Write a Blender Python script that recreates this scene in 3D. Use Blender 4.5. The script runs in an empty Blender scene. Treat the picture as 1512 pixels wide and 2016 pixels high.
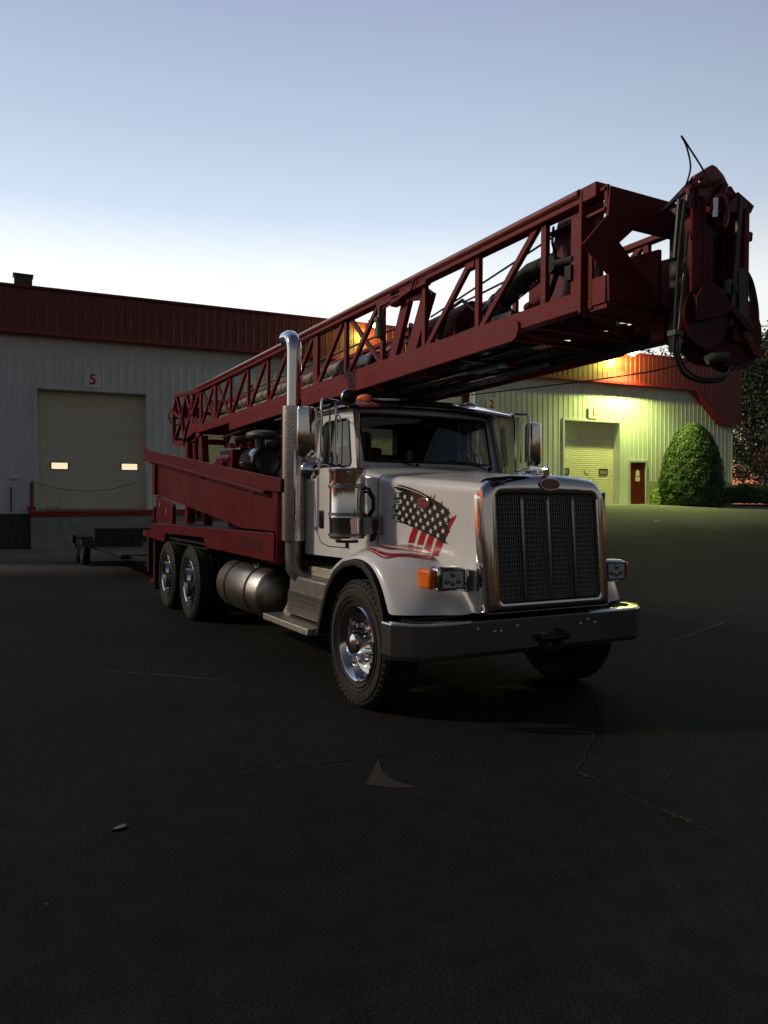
import bpy, math, random
from mathutils import Vector, Matrix
from mathutils.bvhtree import BVHTree
random.seed(7)
R = math.radians
scene = bpy.context.scene
col = scene.collection

# ------------------------------------------------------------------ camera
CAM = Vector((5.7277, -4.1023, 1.7098))
yaw, pitch, roll = 2.6378, -0.0132, 0.0067
F = Vector((math.cos(yaw)*math.cos(pitch), math.sin(yaw)*math.cos(pitch), math.sin(pitch)))
Rt = Vector((math.sin(yaw), -math.cos(yaw), 0)); Up = Rt.cross(F)
c_, s_ = math.cos(roll), math.sin(roll)
Rt, Up = c_*Rt + s_*Up, -s_*Rt + c_*Up
cam = bpy.data.cameras.new('camera'); co = bpy.data.objects.new('camera', cam); col.objects.link(co)
M4 = Matrix.Identity(4)
for i in range(3):
    M4[i][0], M4[i][1], M4[i][2], M4[i][3] = Rt[i], Up[i], -F[i], CAM[i]
co.matrix_world = M4
cam.sensor_fit = 'VERTICAL'; cam.sensor_height = 36; cam.lens = 36*1519.9/2016
cam.clip_start = .05; cam.clip_end = 2000
scene.camera = co

# ------------------------------------------------------------------ world, dusk sky
scene.view_settings.view_transform = 'Standard'; scene.view_settings.look = 'None'
scene.view_settings.exposure = 0; scene.view_settings.gamma = 1
W = bpy.data.worlds.new("World"); scene.world = W; W.use_nodes = True
nt = W.node_tree; nt.nodes.clear()
def N(t, nt, **k):
    n = nt.nodes.new(t)
    for a, v in k.items(): setattr(n, a, v)
    return n
tc = N('ShaderNodeTexCoord', nt); sep = N('ShaderNodeSeparateXYZ', nt)
nt.links.new(tc.outputs['Generated'], sep.inputs[0])
rmp = N('ShaderNodeValToRGB', nt); cr = rmp.color_ramp
SKY = [(0.0, (.75, .16, .07)), (.035, (.95, .30, .16)), (.075, (1.0, .72, .5)), (.14, (1.15, 1.08, 1.0)), (.245, (1.08, 1.1, 1.1)),
       (.29, (.86, .93, .98)), (.34, (.62, .73, .88)), (.42, (.48, .59, .745)), (.545, (.35, .415, .6)), (.75, (.2, .25, .4)), (1.0, (.12, .16, .28))]
while len(cr.elements) < len(SKY): cr.elements.new(.5)
for e, (p, c) in zip(cr.elements, SKY):
    e.position = p; e.color = (*c, 1)
nt.links.new(sep.outputs['Z'], rmp.inputs[0])
dot = N('ShaderNodeVectorMath', nt, operation='DOT_PRODUCT'); nrm = N('ShaderNodeVectorMath', nt, operation='NORMALIZE')
cmb = N('ShaderNodeCombineXYZ', nt)
nt.links.new(sep.outputs['X'], cmb.inputs[0]); nt.links.new(sep.outputs['Y'], cmb.inputs[1]); nt.links.new(cmb.outputs[0], nrm.inputs[0])
nt.links.new(nrm.outputs[0], dot.inputs[0])
SA = R(178); dot.inputs[1].default_value = (math.cos(SA), math.sin(SA), 0)
mr = N('ShaderNodeMapRange', nt); mr.interpolation_type = 'SMOOTHSTEP'; mr.inputs['From Min'].default_value = -.22; mr.inputs['From Max'].default_value = 1
mr.inputs['To Min'].default_value = .20; mr.inputs['To Max'].default_value = 1.06
nt.links.new(dot.outputs['Value'], mr.inputs['Value'])
mul = N('ShaderNodeMixRGB', nt, blend_type='MULTIPLY'); mul.inputs[0].default_value = 1
nt.links.new(rmp.outputs[0], mul.inputs[1]); nt.links.new(mr.outputs[0], mul.inputs[2])
bg = N('ShaderNodeBackground', nt); bg.inputs[1].default_value = 1.0
nt.links.new(mul.outputs[0], bg.inputs[0])
wo = N('ShaderNodeOutputWorld', nt); nt.links.new(bg.outputs[0], wo.inputs[0])

# warm directional light standing in for an unseen yard lamp, from the photograph's left
sl = bpy.data.lights.new('unseen_yard_light', 'SUN'); sl.energy = 1.55; sl.angle = R(4); sl.color = (1, .80, .58)
so = bpy.data.objects.new('unseen_yard_light', sl); col.objects.link(so)
SD = Vector((-.42, -.76, .48)).normalized()
so.rotation_euler = (-SD).to_track_quat('-Z', 'Y').to_euler()

# ------------------------------------------------------------------ materials
MATS = {}
def mat(name, color, rough=.5, metal=0, noise=0, nscale=8, bump=0, bscale=60, coat=0, emit=None, es=0, rvar=0, spec=.5, alpha=1, trans=0, stretch=(1, 1, 1)):
    if name in MATS: return MATS[name]
    m = bpy.data.materials.new(name); m.use_nodes = True; t = m.node_tree; b = t.nodes['Principled BSDF']
    b.inputs['Base Color'].default_value = (*color, 1); b.inputs['Roughness'].default_value = rough
    b.inputs['Metallic'].default_value = metal; b.inputs['Coat Weight'].default_value = coat; b.inputs['Coat Roughness'].default_value = .06
    b.inputs['Specular IOR Level'].default_value = spec; b.inputs['Transmission Weight'].default_value = trans
    if emit: b.inputs['Emission Color'].default_value = (*emit, 1); b.inputs['Emission Strength'].default_value = es
    tcn = N('ShaderNodeTexCoord', t); mp = N('ShaderNodeMapping', t); mp.inputs['Scale'].default_value = stretch
    t.links.new(tcn.outputs['Object'], mp.inputs[0])
    if noise or rvar:
        n = N('ShaderNodeTexNoise', t); n.inputs['Scale'].default_value = nscale; n.inputs['Detail'].default_value = 6; n.inputs['Roughness'].default_value = .65
        t.links.new(mp.outputs[0], n.inputs['Vector'])
        if noise:
            mx = N('ShaderNodeMapRange', t); mx.inputs['From Min'].default_value = .3; mx.inputs['From Max'].default_value = .7
            mx.inputs['To Min'].default_value = 1-noise; mx.inputs['To Max'].default_value = 1+noise
            t.links.new(n.outputs[0], mx.inputs['Value'])
            mm = N('ShaderNodeVectorMath', t, operation='SCALE'); mm.inputs[0].default_value = color
            t.links.new(mx.outputs[0], mm.inputs['Scale']); t.links.new(mm.outputs[0], b.inputs['Base Color'])
        if rvar:
            rr = N('ShaderNodeMapRange', t); rr.inputs['From Min'].default_value = .3; rr.inputs['From Max'].default_value = .7
            rr.inputs['To Min'].default_value = max(.02, rough-rvar); rr.inputs['To Max'].default_value = rough+rvar
            t.links.new(n.outputs[0], rr.inputs['Value']); t.links.new(rr.outputs[0], b.inputs['Roughness'])
    if bump:
        n2 = N('ShaderNodeTexNoise', t); n2.inputs['Scale'].default_value = bscale; n2.inputs['Detail'].default_value = 4
        bp = N('ShaderNodeBump', t); bp.inputs['Strength'].default_value = bump; bp.inputs['Distance'].default_value = .02
        t.links.new(mp.outputs[0], n2.inputs['Vector']); t.links.new(n2.outputs[0], bp.inputs['Height']); t.links.new(bp.outputs[0], b.inputs['Normal'])
    MATS[name] = m
    return m
white = mat('white_paint', (.73, .735, .75), .26, coat=.5, rvar=.08, nscale=2.5, noise=.05)
red = mat('red_paint', (.11, .004, .006), .42, spec=.25, coat=.06, noise=.08, nscale=2, rvar=.06)
mastred = mat('mast_red_paint', (.165, .010, .010), .5, spec=.22, coat=0, noise=.3, nscale=9, rvar=.15, bump=.15, bscale=35)
chrome = mat('chrome', (.74, .72, .69), .08, metal=1, rvar=.03, nscale=6)
alu = mat('brushed_aluminium', (.5, .47, .42), .34, metal=1, noise=.12, nscale=14, rvar=.08, stretch=(1, 1, 14))
tread = mat('tread_aluminium', (.48, .45, .38), .4, metal=1, noise=.25, nscale=20, bump=.5, bscale=120)
shield = mat('heat_shield', (.62, .58, .55), .25, metal=1, noise=.2, nscale=20)
rubber = mat('rubber', (.016, .015, .014), .75, noise=.3, nscale=12)
black = mat('black_paint', (.012, .012, .012), .42, noise=.3)
blackgloss = mat('black_gloss', (.01, .01, .011), .15, coat=.5)
darkmetal = mat('dark_steel', (.06, .058, .055), .4, metal=.8, noise=.4)
grey = mat('grey_steel', (.25, .25, .24), .38, metal=.7, noise=.2)
inner = mat('cab_trim', (.03, .03, .032), .8)
amber = mat('amber_lens', (.85, .16, .01), .2, coat=.5)
clear = mat('lamp_lens', (.20, .20, .20), .12, metal=.4, coat=.7)
logo = mat('emblem_red', (.20, .006, .008), .25, coat=.5)
flagblack = mat('flag_black', (.006, .006, .007), .3, coat=.3)
flagred = mat('flag_red', (.36, .006, .01), .25, coat=.5)
flagwhite = mat('flag_white', (.75, .74, .72), .3)
siding = mat('siding_white', (.63, .65, .66), .45, noise=.08, nscale=1.5, rvar=.08, stretch=(1, 1, .25))
fascia = mat('fascia_red', (.15, .014, .019), .42, noise=.15, nscale=2)
trimred = mat('trim_red', (.26, .008, .014), .35)
doorm = mat('door_beige', (.66, .60, .50), .5, noise=.06, nscale=2)
conc = mat('concrete', (.28, .275, .27), .85, noise=.25, nscale=4, bump=.3)
concl = mat('pale_concrete', (.45, .45, .42), .8, noise=.15, nscale=4, bump=.2)
litwin = mat('lit_window', (.1, .1, .1), .3, emit=(1, .80, .50), es=1.05)
darkwin = mat('dark_window', (.05, .05, .05), .1)
signw = mat('sign_white', (.72, .70, .68), .5)
signr = mat('sign_red', (.42, .01, .02), .5)
lampm = mat('lamp_glow', (.9, .9, .6), .3, emit=(.95, 1, .25), es=24)
bark = mat('bark', (.05, .035, .025), .9, noise=.4, bump=.5)
pipem = mat('drill_pipe_steel', (.26, .24, .19), .5, metal=.4, noise=.4, nscale=12)

def glass_mat():
    m = bpy.data.materials.new('cab_glass'); m.use_nodes = True; t = m.node_tree; t.nodes.clear()
    g = N('ShaderNodeBsdfGlossy', t); g.inputs['Roughness'].default_value = .02; g.inputs['Color'].default_value = (.9, .92, .95, 1)
    tr = N('ShaderNodeBsdfTransparent', t); tr.inputs['Color'].default_value = (.68, .71, .71, 1)
    fr = N('ShaderNodeMath', t, operation='MULTIPLY_ADD'); lw = N('ShaderNodeLayerWeight', t); pw = N('ShaderNodeMath', t, operation='POWER'); pw.inputs[1].default_value = 4.5
    t.links.new(lw.outputs['Facing'], pw.inputs[0]); t.links.new(pw.outputs[0], fr.inputs[0]); fr.inputs[1].default_value = .92; fr.inputs[2].default_value = .06; lw.inputs[0].default_value = .5
    mx = N('ShaderNodeMixShader', t); o = N('ShaderNodeOutputMaterial', t)
    t.links.new(fr.outputs[0], mx.inputs[0]); t.links.new(tr.outputs[0], mx.inputs[1]); t.links.new(g.outputs[0], mx.inputs[2]); t.links.new(mx.outputs[0], o.inputs[0])
    return m
glass = glass_mat()

def asphalt_mat():
    m = bpy.data.materials.new('asphalt'); m.use_nodes = True; t = m.node_tree; b = t.nodes['Principled BSDF']
    tcn = N('ShaderNodeTexCoord', t)
    def noise(s, d=5, r=.6):
        n = N('ShaderNodeTexNoise', t); n.inputs['Scale'].default_value = s; n.inputs['Detail'].default_value = d; n.inputs['Roughness'].default_value = r
        t.links.new(tcn.outputs['Object'], n.inputs['Vector']); return n
    def rng(src, a, b_, c, d):
        r = N('ShaderNodeMapRange', t); r.inputs['From Min'].default_value = a; r.inputs['From Max'].default_value = b_
        r.inputs['To Min'].default_value = c; r.inputs['To Max'].default_value = d; t.links.new(src, r.inputs['Value']); return r
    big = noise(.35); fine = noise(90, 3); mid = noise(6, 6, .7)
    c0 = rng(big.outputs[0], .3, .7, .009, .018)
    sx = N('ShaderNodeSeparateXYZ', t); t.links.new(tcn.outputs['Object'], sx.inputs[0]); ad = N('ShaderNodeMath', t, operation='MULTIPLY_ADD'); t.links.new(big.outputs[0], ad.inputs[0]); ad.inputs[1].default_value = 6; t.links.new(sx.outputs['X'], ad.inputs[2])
    lamp_pool = rng(ad.outputs[0], -20, -9.5, 17, 1.0); c1 = N('ShaderNodeMath', t, operation='MULTIPLY'); t.links.new(c0.outputs[0], c1.inputs[0]); t.links.new(lamp_pool.outputs[0], c1.inputs[1]); c2 = rng(fine.outputs[0], .3, .7, .25, 1.8); c3 = rng(mid.outputs[0], .3, .7, .7, 1.35)  # asphalt lightened towards the wall, painting in the floodlights' pool of light
    m1 = N('ShaderNodeMath', t, operation='MULTIPLY'); t.links.new(c1.outputs[0], m1.inputs[0]); t.links.new(c2.outputs[0], m1.inputs[1])
    m2 = N('ShaderNodeMath', t, operation='MULTIPLY'); t.links.new(m1.outputs[0], m2.inputs[0]); t.links.new(c3.outputs[0], m2.inputs[1])
    vo = N('ShaderNodeTexVoronoi', t); vo.inputs['Scale'].default_value = 9; t.links.new(tcn.outputs['Object'], vo.inputs['Vector'])
    sp = rng(vo.outputs['Distance'], .03, .09, 1, 0); spn = noise(1.1, 3); sp2 = rng(spn.outputs[0], .54, .62, 0, 1)
    m3 = N('ShaderNodeMath', t, operation='MULTIPLY'); t.links.new(sp.outputs[0], m3.inputs[0]); t.links.new(sp2.outputs[0], m3.inputs[1])
    mx = N('ShaderNodeMixRGB', t); t.links.new(m3.outputs[0], mx.inputs[0])
    cc = N('ShaderNodeCombineXYZ', t)
    g = N('ShaderNodeMath', t, operation='MULTIPLY'); g.inputs[1].default_value = .98; t.links.new(m2.outputs[0], g.inputs[0])
    bl = N('ShaderNodeMath', t, operation='MULTIPLY'); bl.inputs[1].default_value = .95; t.links.new(m2.outputs[0], bl.inputs[0])
    t.links.new(m2.outputs[0], cc.inputs[0]); t.links.new(g.outputs[0], cc.inputs[1]); t.links.new(bl.outputs[0], cc.inputs[2])
    t.links.new(cc.outputs[0], mx.inputs[1]); mx.inputs[2].default_value = (.10, .098, .085, 1)
    t.links.new(mx.outputs[0], b.inputs['Base Color'])
    b.inputs['Roughness'].default_value = .9; b.inputs['Specular IOR Level'].default_value = .1
    bp = N('ShaderNodeBump', t); bp.inputs['Strength'].default_value = .6; bp.inputs['Distance'].default_value = .006
    t.links.new(fine.outputs[0], bp.inputs['Height']); t.links.new(bp.outputs[0], b.inputs['Normal'])
    return m
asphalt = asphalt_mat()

def leaf_mat(name, a, b_, tr=.25):
    m = bpy.data.materials.new(name); m.use_nodes = True; t = m.node_tree; b = t.nodes['Principled BSDF']
    oi = N('ShaderNodeTexCoord', t); n = N('ShaderNodeTexNoise', t); n.inputs['Scale'].default_value = 2.2; n.inputs['Detail'].default_value = 8
    t.links.new(oi.outputs['Object'], n.inputs['Vector'])
    r = N('ShaderNodeValToRGB', t); r.color_ramp.elements[0].position = .35; r.color_ramp.elements[0].color = (*a, 1)
    r.color_ramp.elements[1].position = .65; r.color_ramp.elements[1].color = (*b_, 1)
    t.links.new(n.outputs[0], r.inputs[0]); t.links.new(r.outputs[0], b.inputs['Base Color']); b.inputs['Roughness'].default_value = .6
    return m
leafbush = leaf_mat('bush_leaves', (.014, .035, .006), (.05, .10, .018))
leaftree = leaf_mat('tree_leaves', (.02, .035, .01), (.05, .07, .02))
leafrust = leaf_mat('autumn_leaves', (.05, .03, .01), (.1, .045, .02))

# ------------------------------------------------------------------ mesh builder
class MB:
    def __init__(s): s.v = []; s.f = []
    def add(s, vs, fs):
        k = len(s.v); s.v += [tuple(v) for v in vs]; s.f += [tuple(i+k for i in f) for f in fs]; return s
    def box(s, x0, x1, y0, y1, z0, z1):
        return s.add([(x, y, z) for x in (x0, x1) for y in (y0, y1) for z in (z0, z1)],
                     [(0, 1, 3, 2), (4, 6, 7, 5), (0, 4, 5, 1), (2, 3, 7, 6), (0, 2, 6, 4), (1, 5, 7, 3)])
    def prism(s, pts, axis, a, b):
        """polygon extruded along axis; pts are the other two coordinates in x,y,z order"""
        def P(p, t):
            q = list(p); q.insert('xyz'.index(axis), t); return q
        n = len(pts); vs = [P(p, a) for p in pts]+[P(p, b) for p in pts]
        return s.add(vs, [tuple(range(n)), tuple(range(2*n-1, n-1, -1))]+[(i, (i+1) % n, (i+1) % n+n, i+n) for i in range(n)])
    def beam(s, p, q, w, h, up=(0, 0, 1)):
        p, q = Vector(p), Vector(q); d = (q-p).normalized(); u = Vector(up)
        sd = d.cross(u)
        if sd.length < 1e-4: sd = d.cross(Vector((1, 0, 0)))
        sd.normalize(); u = sd.cross(d).normalized(); vs = []
        for c in (p, q):
            for a, b in ((-1, -1), (1, -1), (1, 1), (-1, 1)): vs.append(c+sd*a*w/2+u*b*h/2)
        return s.add(vs, [(3, 2, 1, 0), (4, 5, 6, 7)]+[(i, (i+1) % 4, (i+1) % 4+4, i+4) for i in range(4)])
    def tube(s, pts, r, n=10, cap=True, closed=False):
        pts = [Vector(p) for p in pts]; m = len(pts); rs = r if isinstance(r, (list, tuple)) else [r]*m
        rings = []; ref = None
        for i, p in enumerate(pts):
            if closed: d = pts[(i+1) % m]-pts[i-1]
            else: d = pts[min(i+1, m-1)]-pts[max(i-1, 0)]
            d = d.normalized()
            if ref is None: ref = Vector((0, 0, 1)) if abs(d.z) < .9 else Vector((1, 0, 0))
            a = d.cross(ref).normalized(); b = d.cross(a).normalized(); ref = -b if False else (a.cross(d)).normalized()
            rings.append([p+(a*math.cos(2*math.pi*k/n)+b*math.sin(2*math.pi*k/n))*rs[i] for k in range(n)])
        vs = [v for r_ in rings for v in r_]; fs = []
        for i in range(m if closed else m-1):
            j = (i+1) % m
            for k in range(n): fs.append((i*n+k, i*n+(k+1) % n, j*n+(k+1) % n, j*n+k))
        if cap and not closed: fs += [tuple(range(n-1, -1, -1)), tuple((m-1)*n+k for k in range(n))]
        return s.add(vs, fs)
    def cyl(s, p, q, r, n=20, r2=None): return s.tube([p, q], [r, r if r2 is None else r2], n)
    def lathe(s, prof, c, axis='y', n=40):
        """prof: (radius, offset along axis)"""
        vs = []; c = Vector(c)
        for (r, o) in prof:
            for k in range(n):
                a = 2*math.pi*k/n; ca, sa = r*math.cos(a), r*math.sin(a)
                vs.append(c+(Vector((ca, o, sa)) if axis == 'y' else Vector((o, ca, sa)) if axis == 'x' else Vector((ca, sa, o))))
        m = len(prof)
        return s.add(vs, [(i*n+k, i*n+(k+1) % n, (i+1)*n+(k+1) % n, (i+1)*n+k) for i in range(m-1) for k in range(n)])
    def grid(s, rows, close=False):
        n = len(rows[0]); vs = [p for r in rows for p in r]
        return s.add(vs, [(i*n+k, (i*n+(k+1) % n), (i+1)*n+(k+1) % n, (i+1)*n+k) for i in range(len(rows)-1) for k in range(n if close else n-1)])
    def ring(s, outer, inn, axis, a, b):
        """plate with a hole; outer and inner polygons of equal length"""
        def P(p, t):
            q = list(p); q.insert('xyz'.index(axis), t); return q
        n = len(outer)
        vs = [P(p, t) for t in (a, b) for pl in (outer, inn) for p in pl]
        fs = []
        for i in range(n):
            j = (i+1) % n
            fs += [(i, j, n+j, n+i), (2*n+i, 3*n+i, 3*n+j, 2*n+j), (i, 2*n+i, 2*n+j, j), (n+i, n+j, 3*n+j, 3*n+i)]
        return s.add(vs, fs)
    def build(s, name, m, parent=None, bev=0, ang=35, solid=0, sub=0, mirror=False):
        me = bpy.data.meshes.new(name); me.from_pydata(s.v, [], s.f); me.validate(); me.update()
        import bmesh
        bm = bmesh.new(); bm.from_mesh(me); bmesh.ops.recalc_face_normals(bm, faces=bm.faces); bm.to_mesh(me); bm.free()
        o = bpy.data.objects.new(name, me); col.objects.link(o); me.materials.append(m)
        for p in me.polygons: p.use_smooth = True
        me.set_sharp_from_angle(angle=R(ang))
        if solid: md = o.modifiers.new('s', 'SOLIDIFY'); md.thickness = solid; md.offset = 0
        if sub: md = o.modifiers.new('u', 'SUBSURF'); md.levels = sub; md.render_levels = sub
        if bev: md = o.modifiers.new('b', 'BEVEL'); md.width = bev; md.segments = 2; md.limit_method = 'ANGLE'; md.angle_limit = R(40)
        if parent: o.parent = parent
        return o
def split(b, name, m, parent, **k):
    par = list(range(len(b.v)))
    def find(i):
        while par[i] != i: par[i] = par[par[i]]; i = par[i]
        return i
    for f in b.f:
        for i in f[1:]: par[find(i)] = find(f[0])
    gr = {}
    for f in b.f: gr.setdefault(find(f[0]), []).append(f)
    for fs in gr.values():
        ids = sorted({i for f in fs for i in f}); mp = {i: j for j, i in enumerate(ids)}; q = MB(); q.v = [b.v[i] for i in ids]; q.f = [tuple(mp[i] for i in f) for f in fs]
        q.build(name, m, parent, **k)
def tag(o, label=None, cat=None, group=None, kind=None):
    for k, v in (('label', label), ('category', cat), ('group', group), ('kind', kind)):
        if v: o[k] = v
    return o
def thing(name, label, cat, loc=(0, 0, 0), rz=0, group=None):
    o = bpy.data.objects.new(name, None); col.objects.link(o); o.location = loc; o.rotation_euler = (0, 0, rz)
    o.empty_display_size = .2
    return tag(o, label, cat, group)
def text(name, s, size, m, parent, mtx, ext=.002, shear=0, sx=1, bold=0):
    c = bpy.data.curves.new(name, 'FONT'); c.body = s; c.size = size; c.extrude = ext; c.align_x = 'CENTER'; c.align_y = 'CENTER'; c.shear = shear
    c.offset = bold
    o = bpy.data.objects.new(name, c); col.objects.link(o)
    dg = bpy.context.evaluated_depsgraph_get(); me = bpy.data.meshes.new_from_object(o.evaluated_get(dg))
    bpy.data.objects.remove(o); o = bpy.data.objects.new(name, me); col.objects.link(o); me.materials.clear(); me.materials.append(m)
    me.transform(mtx @ Matrix.Diagonal((sx, 1, 1, 1)))
    if parent: o.parent = parent
    return o
def frame_mtx(origin, xd, yd):
    x, y = Vector(xd).normalized(), Vector(yd).normalized(); z = x.cross(y); m = Matrix.Identity(4)
    for i in range(3): m[i][0], m[i][1], m[i][2], m[i][3] = x[i], y[i], z[i], origin[i]
    return m
def sm(t, a, b):
    t = max(0, min(1, (t-a)/(b-a))); return t*t*(3-2*t)

# ================================================================== ground
WA = Vector((-23.55, -1.68, 1.345)); WE = Vector((.03357, .99944, 0)); WN = Vector((.99944, -.03357, 0))
def ground_z(x, y):
    d = Vector((x, y, 0))-Vector((WA.x, WA.y, 0)); u = d.dot(WE); v = d.dot(WN)
    z = (1.655+.006*max(0, min(u, 40)-29))*sm(u, 7, 20)*(1-sm(v, .5, 19))
    z += .5*sm(-u, .6, 7)*(1-sm(v, 0, 9))
    return z
def axis_pts(lo, hi, c, fine, n):
    a = []; x = c
    st = fine
    while x < hi: a.append(x); x += st; st *= 1.035
    x = c-fine; st = fine
    while x > lo: a.append(x); x -= st; st *= 1.035
    return sorted(a+[lo, hi])
gx = axis_pts(-420, 300, -12, .5, 0); gy = axis_pts(-350, 450, 6, .5, 0)
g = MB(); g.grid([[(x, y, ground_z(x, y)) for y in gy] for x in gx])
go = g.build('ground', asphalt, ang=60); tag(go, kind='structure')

def strip(pts, w, name, m, dz=.004):
    b = MB(); L = []; Rr = []
    for i, p in enumerate(pts):
        p = Vector((*p, 0)); a = Vector((*pts[max(0, i-1)], 0)); c = Vector((*pts[min(len(pts)-1, i+1)], 0))
        d = (c-a).normalized(); n = Vector((-d.y, d.x, 0))*w*random.uniform(.4, 1.2)*(0.3 if i in (0, len(pts)-1) else 1)
        for l, s in ((L, 1), (Rr, -1)): q = p+n*s; l.append((q.x, q.y, ground_z(q.x, q.y)+dz))
    b.grid([L, Rr]); return tag(b.build(name, m), kind='structure')
def wiggle(a, b, n, amp):
    a, b = Vector(a), Vector(b); d = b-a; p = Vector((-d.y, d.x)).normalized(); o = []; off = 0
    for i in range(n+1):
        off = off*.7+random.uniform(-amp, amp)
        q = a+d*i/n+p*(off if 0 < i < n else 0); o.append((q.x, q.y))
    return o
crackm = mat('crack_dark', (.004, .004, .004), .9); weedm = mat('weed_dry', (.06, .075, .03), .9, noise=.4, nscale=60)

# ================================================================== warehouse
bld = thing('warehouse', 'long pale ribbed-metal warehouse with a deep dark red roof band and roll-up doors', 'building', WA)
bld.matrix_world = Matrix.Translation(WA) @ Matrix.Rotation(math.atan2(WE.y, WE.x), 4, 'Z') @ Matrix.Rotation(-.0108, 4, 'Y')
# local frame: x along the wall, -y towards the yard, z up from the floor
L0, L1, BB, RT = -14, 34.95, 6.12, 7.55
def roof_z(u): return 7.55
def band_z(u):
    if u < 31.7: return 6.12
    if u < 33.85: return 6.12-(u-31.7)/(2.15)*1.72
    return 4.40
def corr(b, u0, u1, zb, zt, y=0, pitch=.305, dep=.016, rib=.06):
    n0 = math.floor(u0/pitch); u = []; k = n0
    while k*pitch < u1:
        for du, dd in ((0, 0), (.015, dep), (rib-.015, dep), (rib, 0)):
            x = k*pitch+du
            if u0 < x < u1: u.append((x, dd))
        k += 1
    u = [(u0, 0)]+u+[(u1, 0)]
    f = (lambda x: zb) if not callable(zb) else zb; h = (lambda x: zt) if not callable(zt) else zt
    b.grid([[(x, y-d, f(x)) for x, d in u], [(x, y-d, h(x)) for x, d in u]])
DOORS = [(0.0, 3.67, 4.22, 5), (5.83, 9.33, 4.15, 4), (11.3, 14.8, 4.15, 3), (17.05, 20.55, 4.12, 2), (23.24, 26.76, 4.12, 1)]
sd = MB(); cur = L0
for (a, b_, h, k) in DOORS:
    corr(sd, cur, a, -.12 if a < 21 else -.02, lambda x: band_z(x)+.3); corr(sd, a, b_, h, lambda x: 6.4); cur = b_
corr(sd, cur, 27.42, -.02, lambda x: 6.4); corr(sd, 27.42, 28.55, 2.18, lambda x: 6.4)
corr(sd, 28.55, 33.35, 1.18, lambda x: band_z(x)+.25); corr(sd, 33.35, 33.75, 1.9, lambda x: band_z(x)+.25); corr(sd, 33.75, L1, 1.18, lambda x: band_z(x)+.2)
sd.build('wall', siding, bld, ang=20)
mb = MB(); mb.box(L1, L1+.08, -.06, 30, -.1, 6.2); mb.box(L0, L1, 29, 29.2, -1, 6.2); mb.box(L0-.1, L0, 0, 30, -1, 6.2)
mb.build('end_wall', siding, bld)
# roof band, its panels, bottom trim and cap
fo = .36; fb = MB(); corr(fb, L0, 35.3, band_z, 7.55, y=-fo, pitch=.305, dep=.014, rib=.04)
fb.box(35.3, 35.34, -fo, 30, 4.4, 7.55)
fb.build('roof_band', fascia, bld, ang=20)
tr = MB()
def tsec(p, q):
    for (y0, y1) in ((-fo-.06, .01),):
        tr.add([(p[0], y0, p[1]-.1), (q[0], y0, q[1]-.1), (q[0], y1, q[1]-.1), (p[0], y1, p[1]-.1), (p[0], y0, p[1]), (q[0], y0, q[1]), (q[0], y1, q[1]), (p[0], y1, p[1])],
               [(0, 1, 2, 3), (7, 6, 5, 4), (0, 4, 5, 1), (3, 2, 6, 7), (0, 3, 7, 4), (1, 5, 6, 2)])
tsec((L0, 6.12), (31.7, 6.12)); tsec((31.7, 6.12), (33.85, 4.4)); tsec((33.85, 4.4), (35.36, 4.4))
tr.build('band_trim', trimred, bld)
MB().box(L0, 35.4, -fo-.1, .3, 7.55, 7.63).build('roof_cap', fascia, bld)
mb = MB(); mb.prism([(-fo, 7.56), (15, 7.62), (30, 7.56)], 'x', L0, 35.3); mb.build('roof', mat('roof_metal', (.3, .3, .3), .5), bld)
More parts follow.
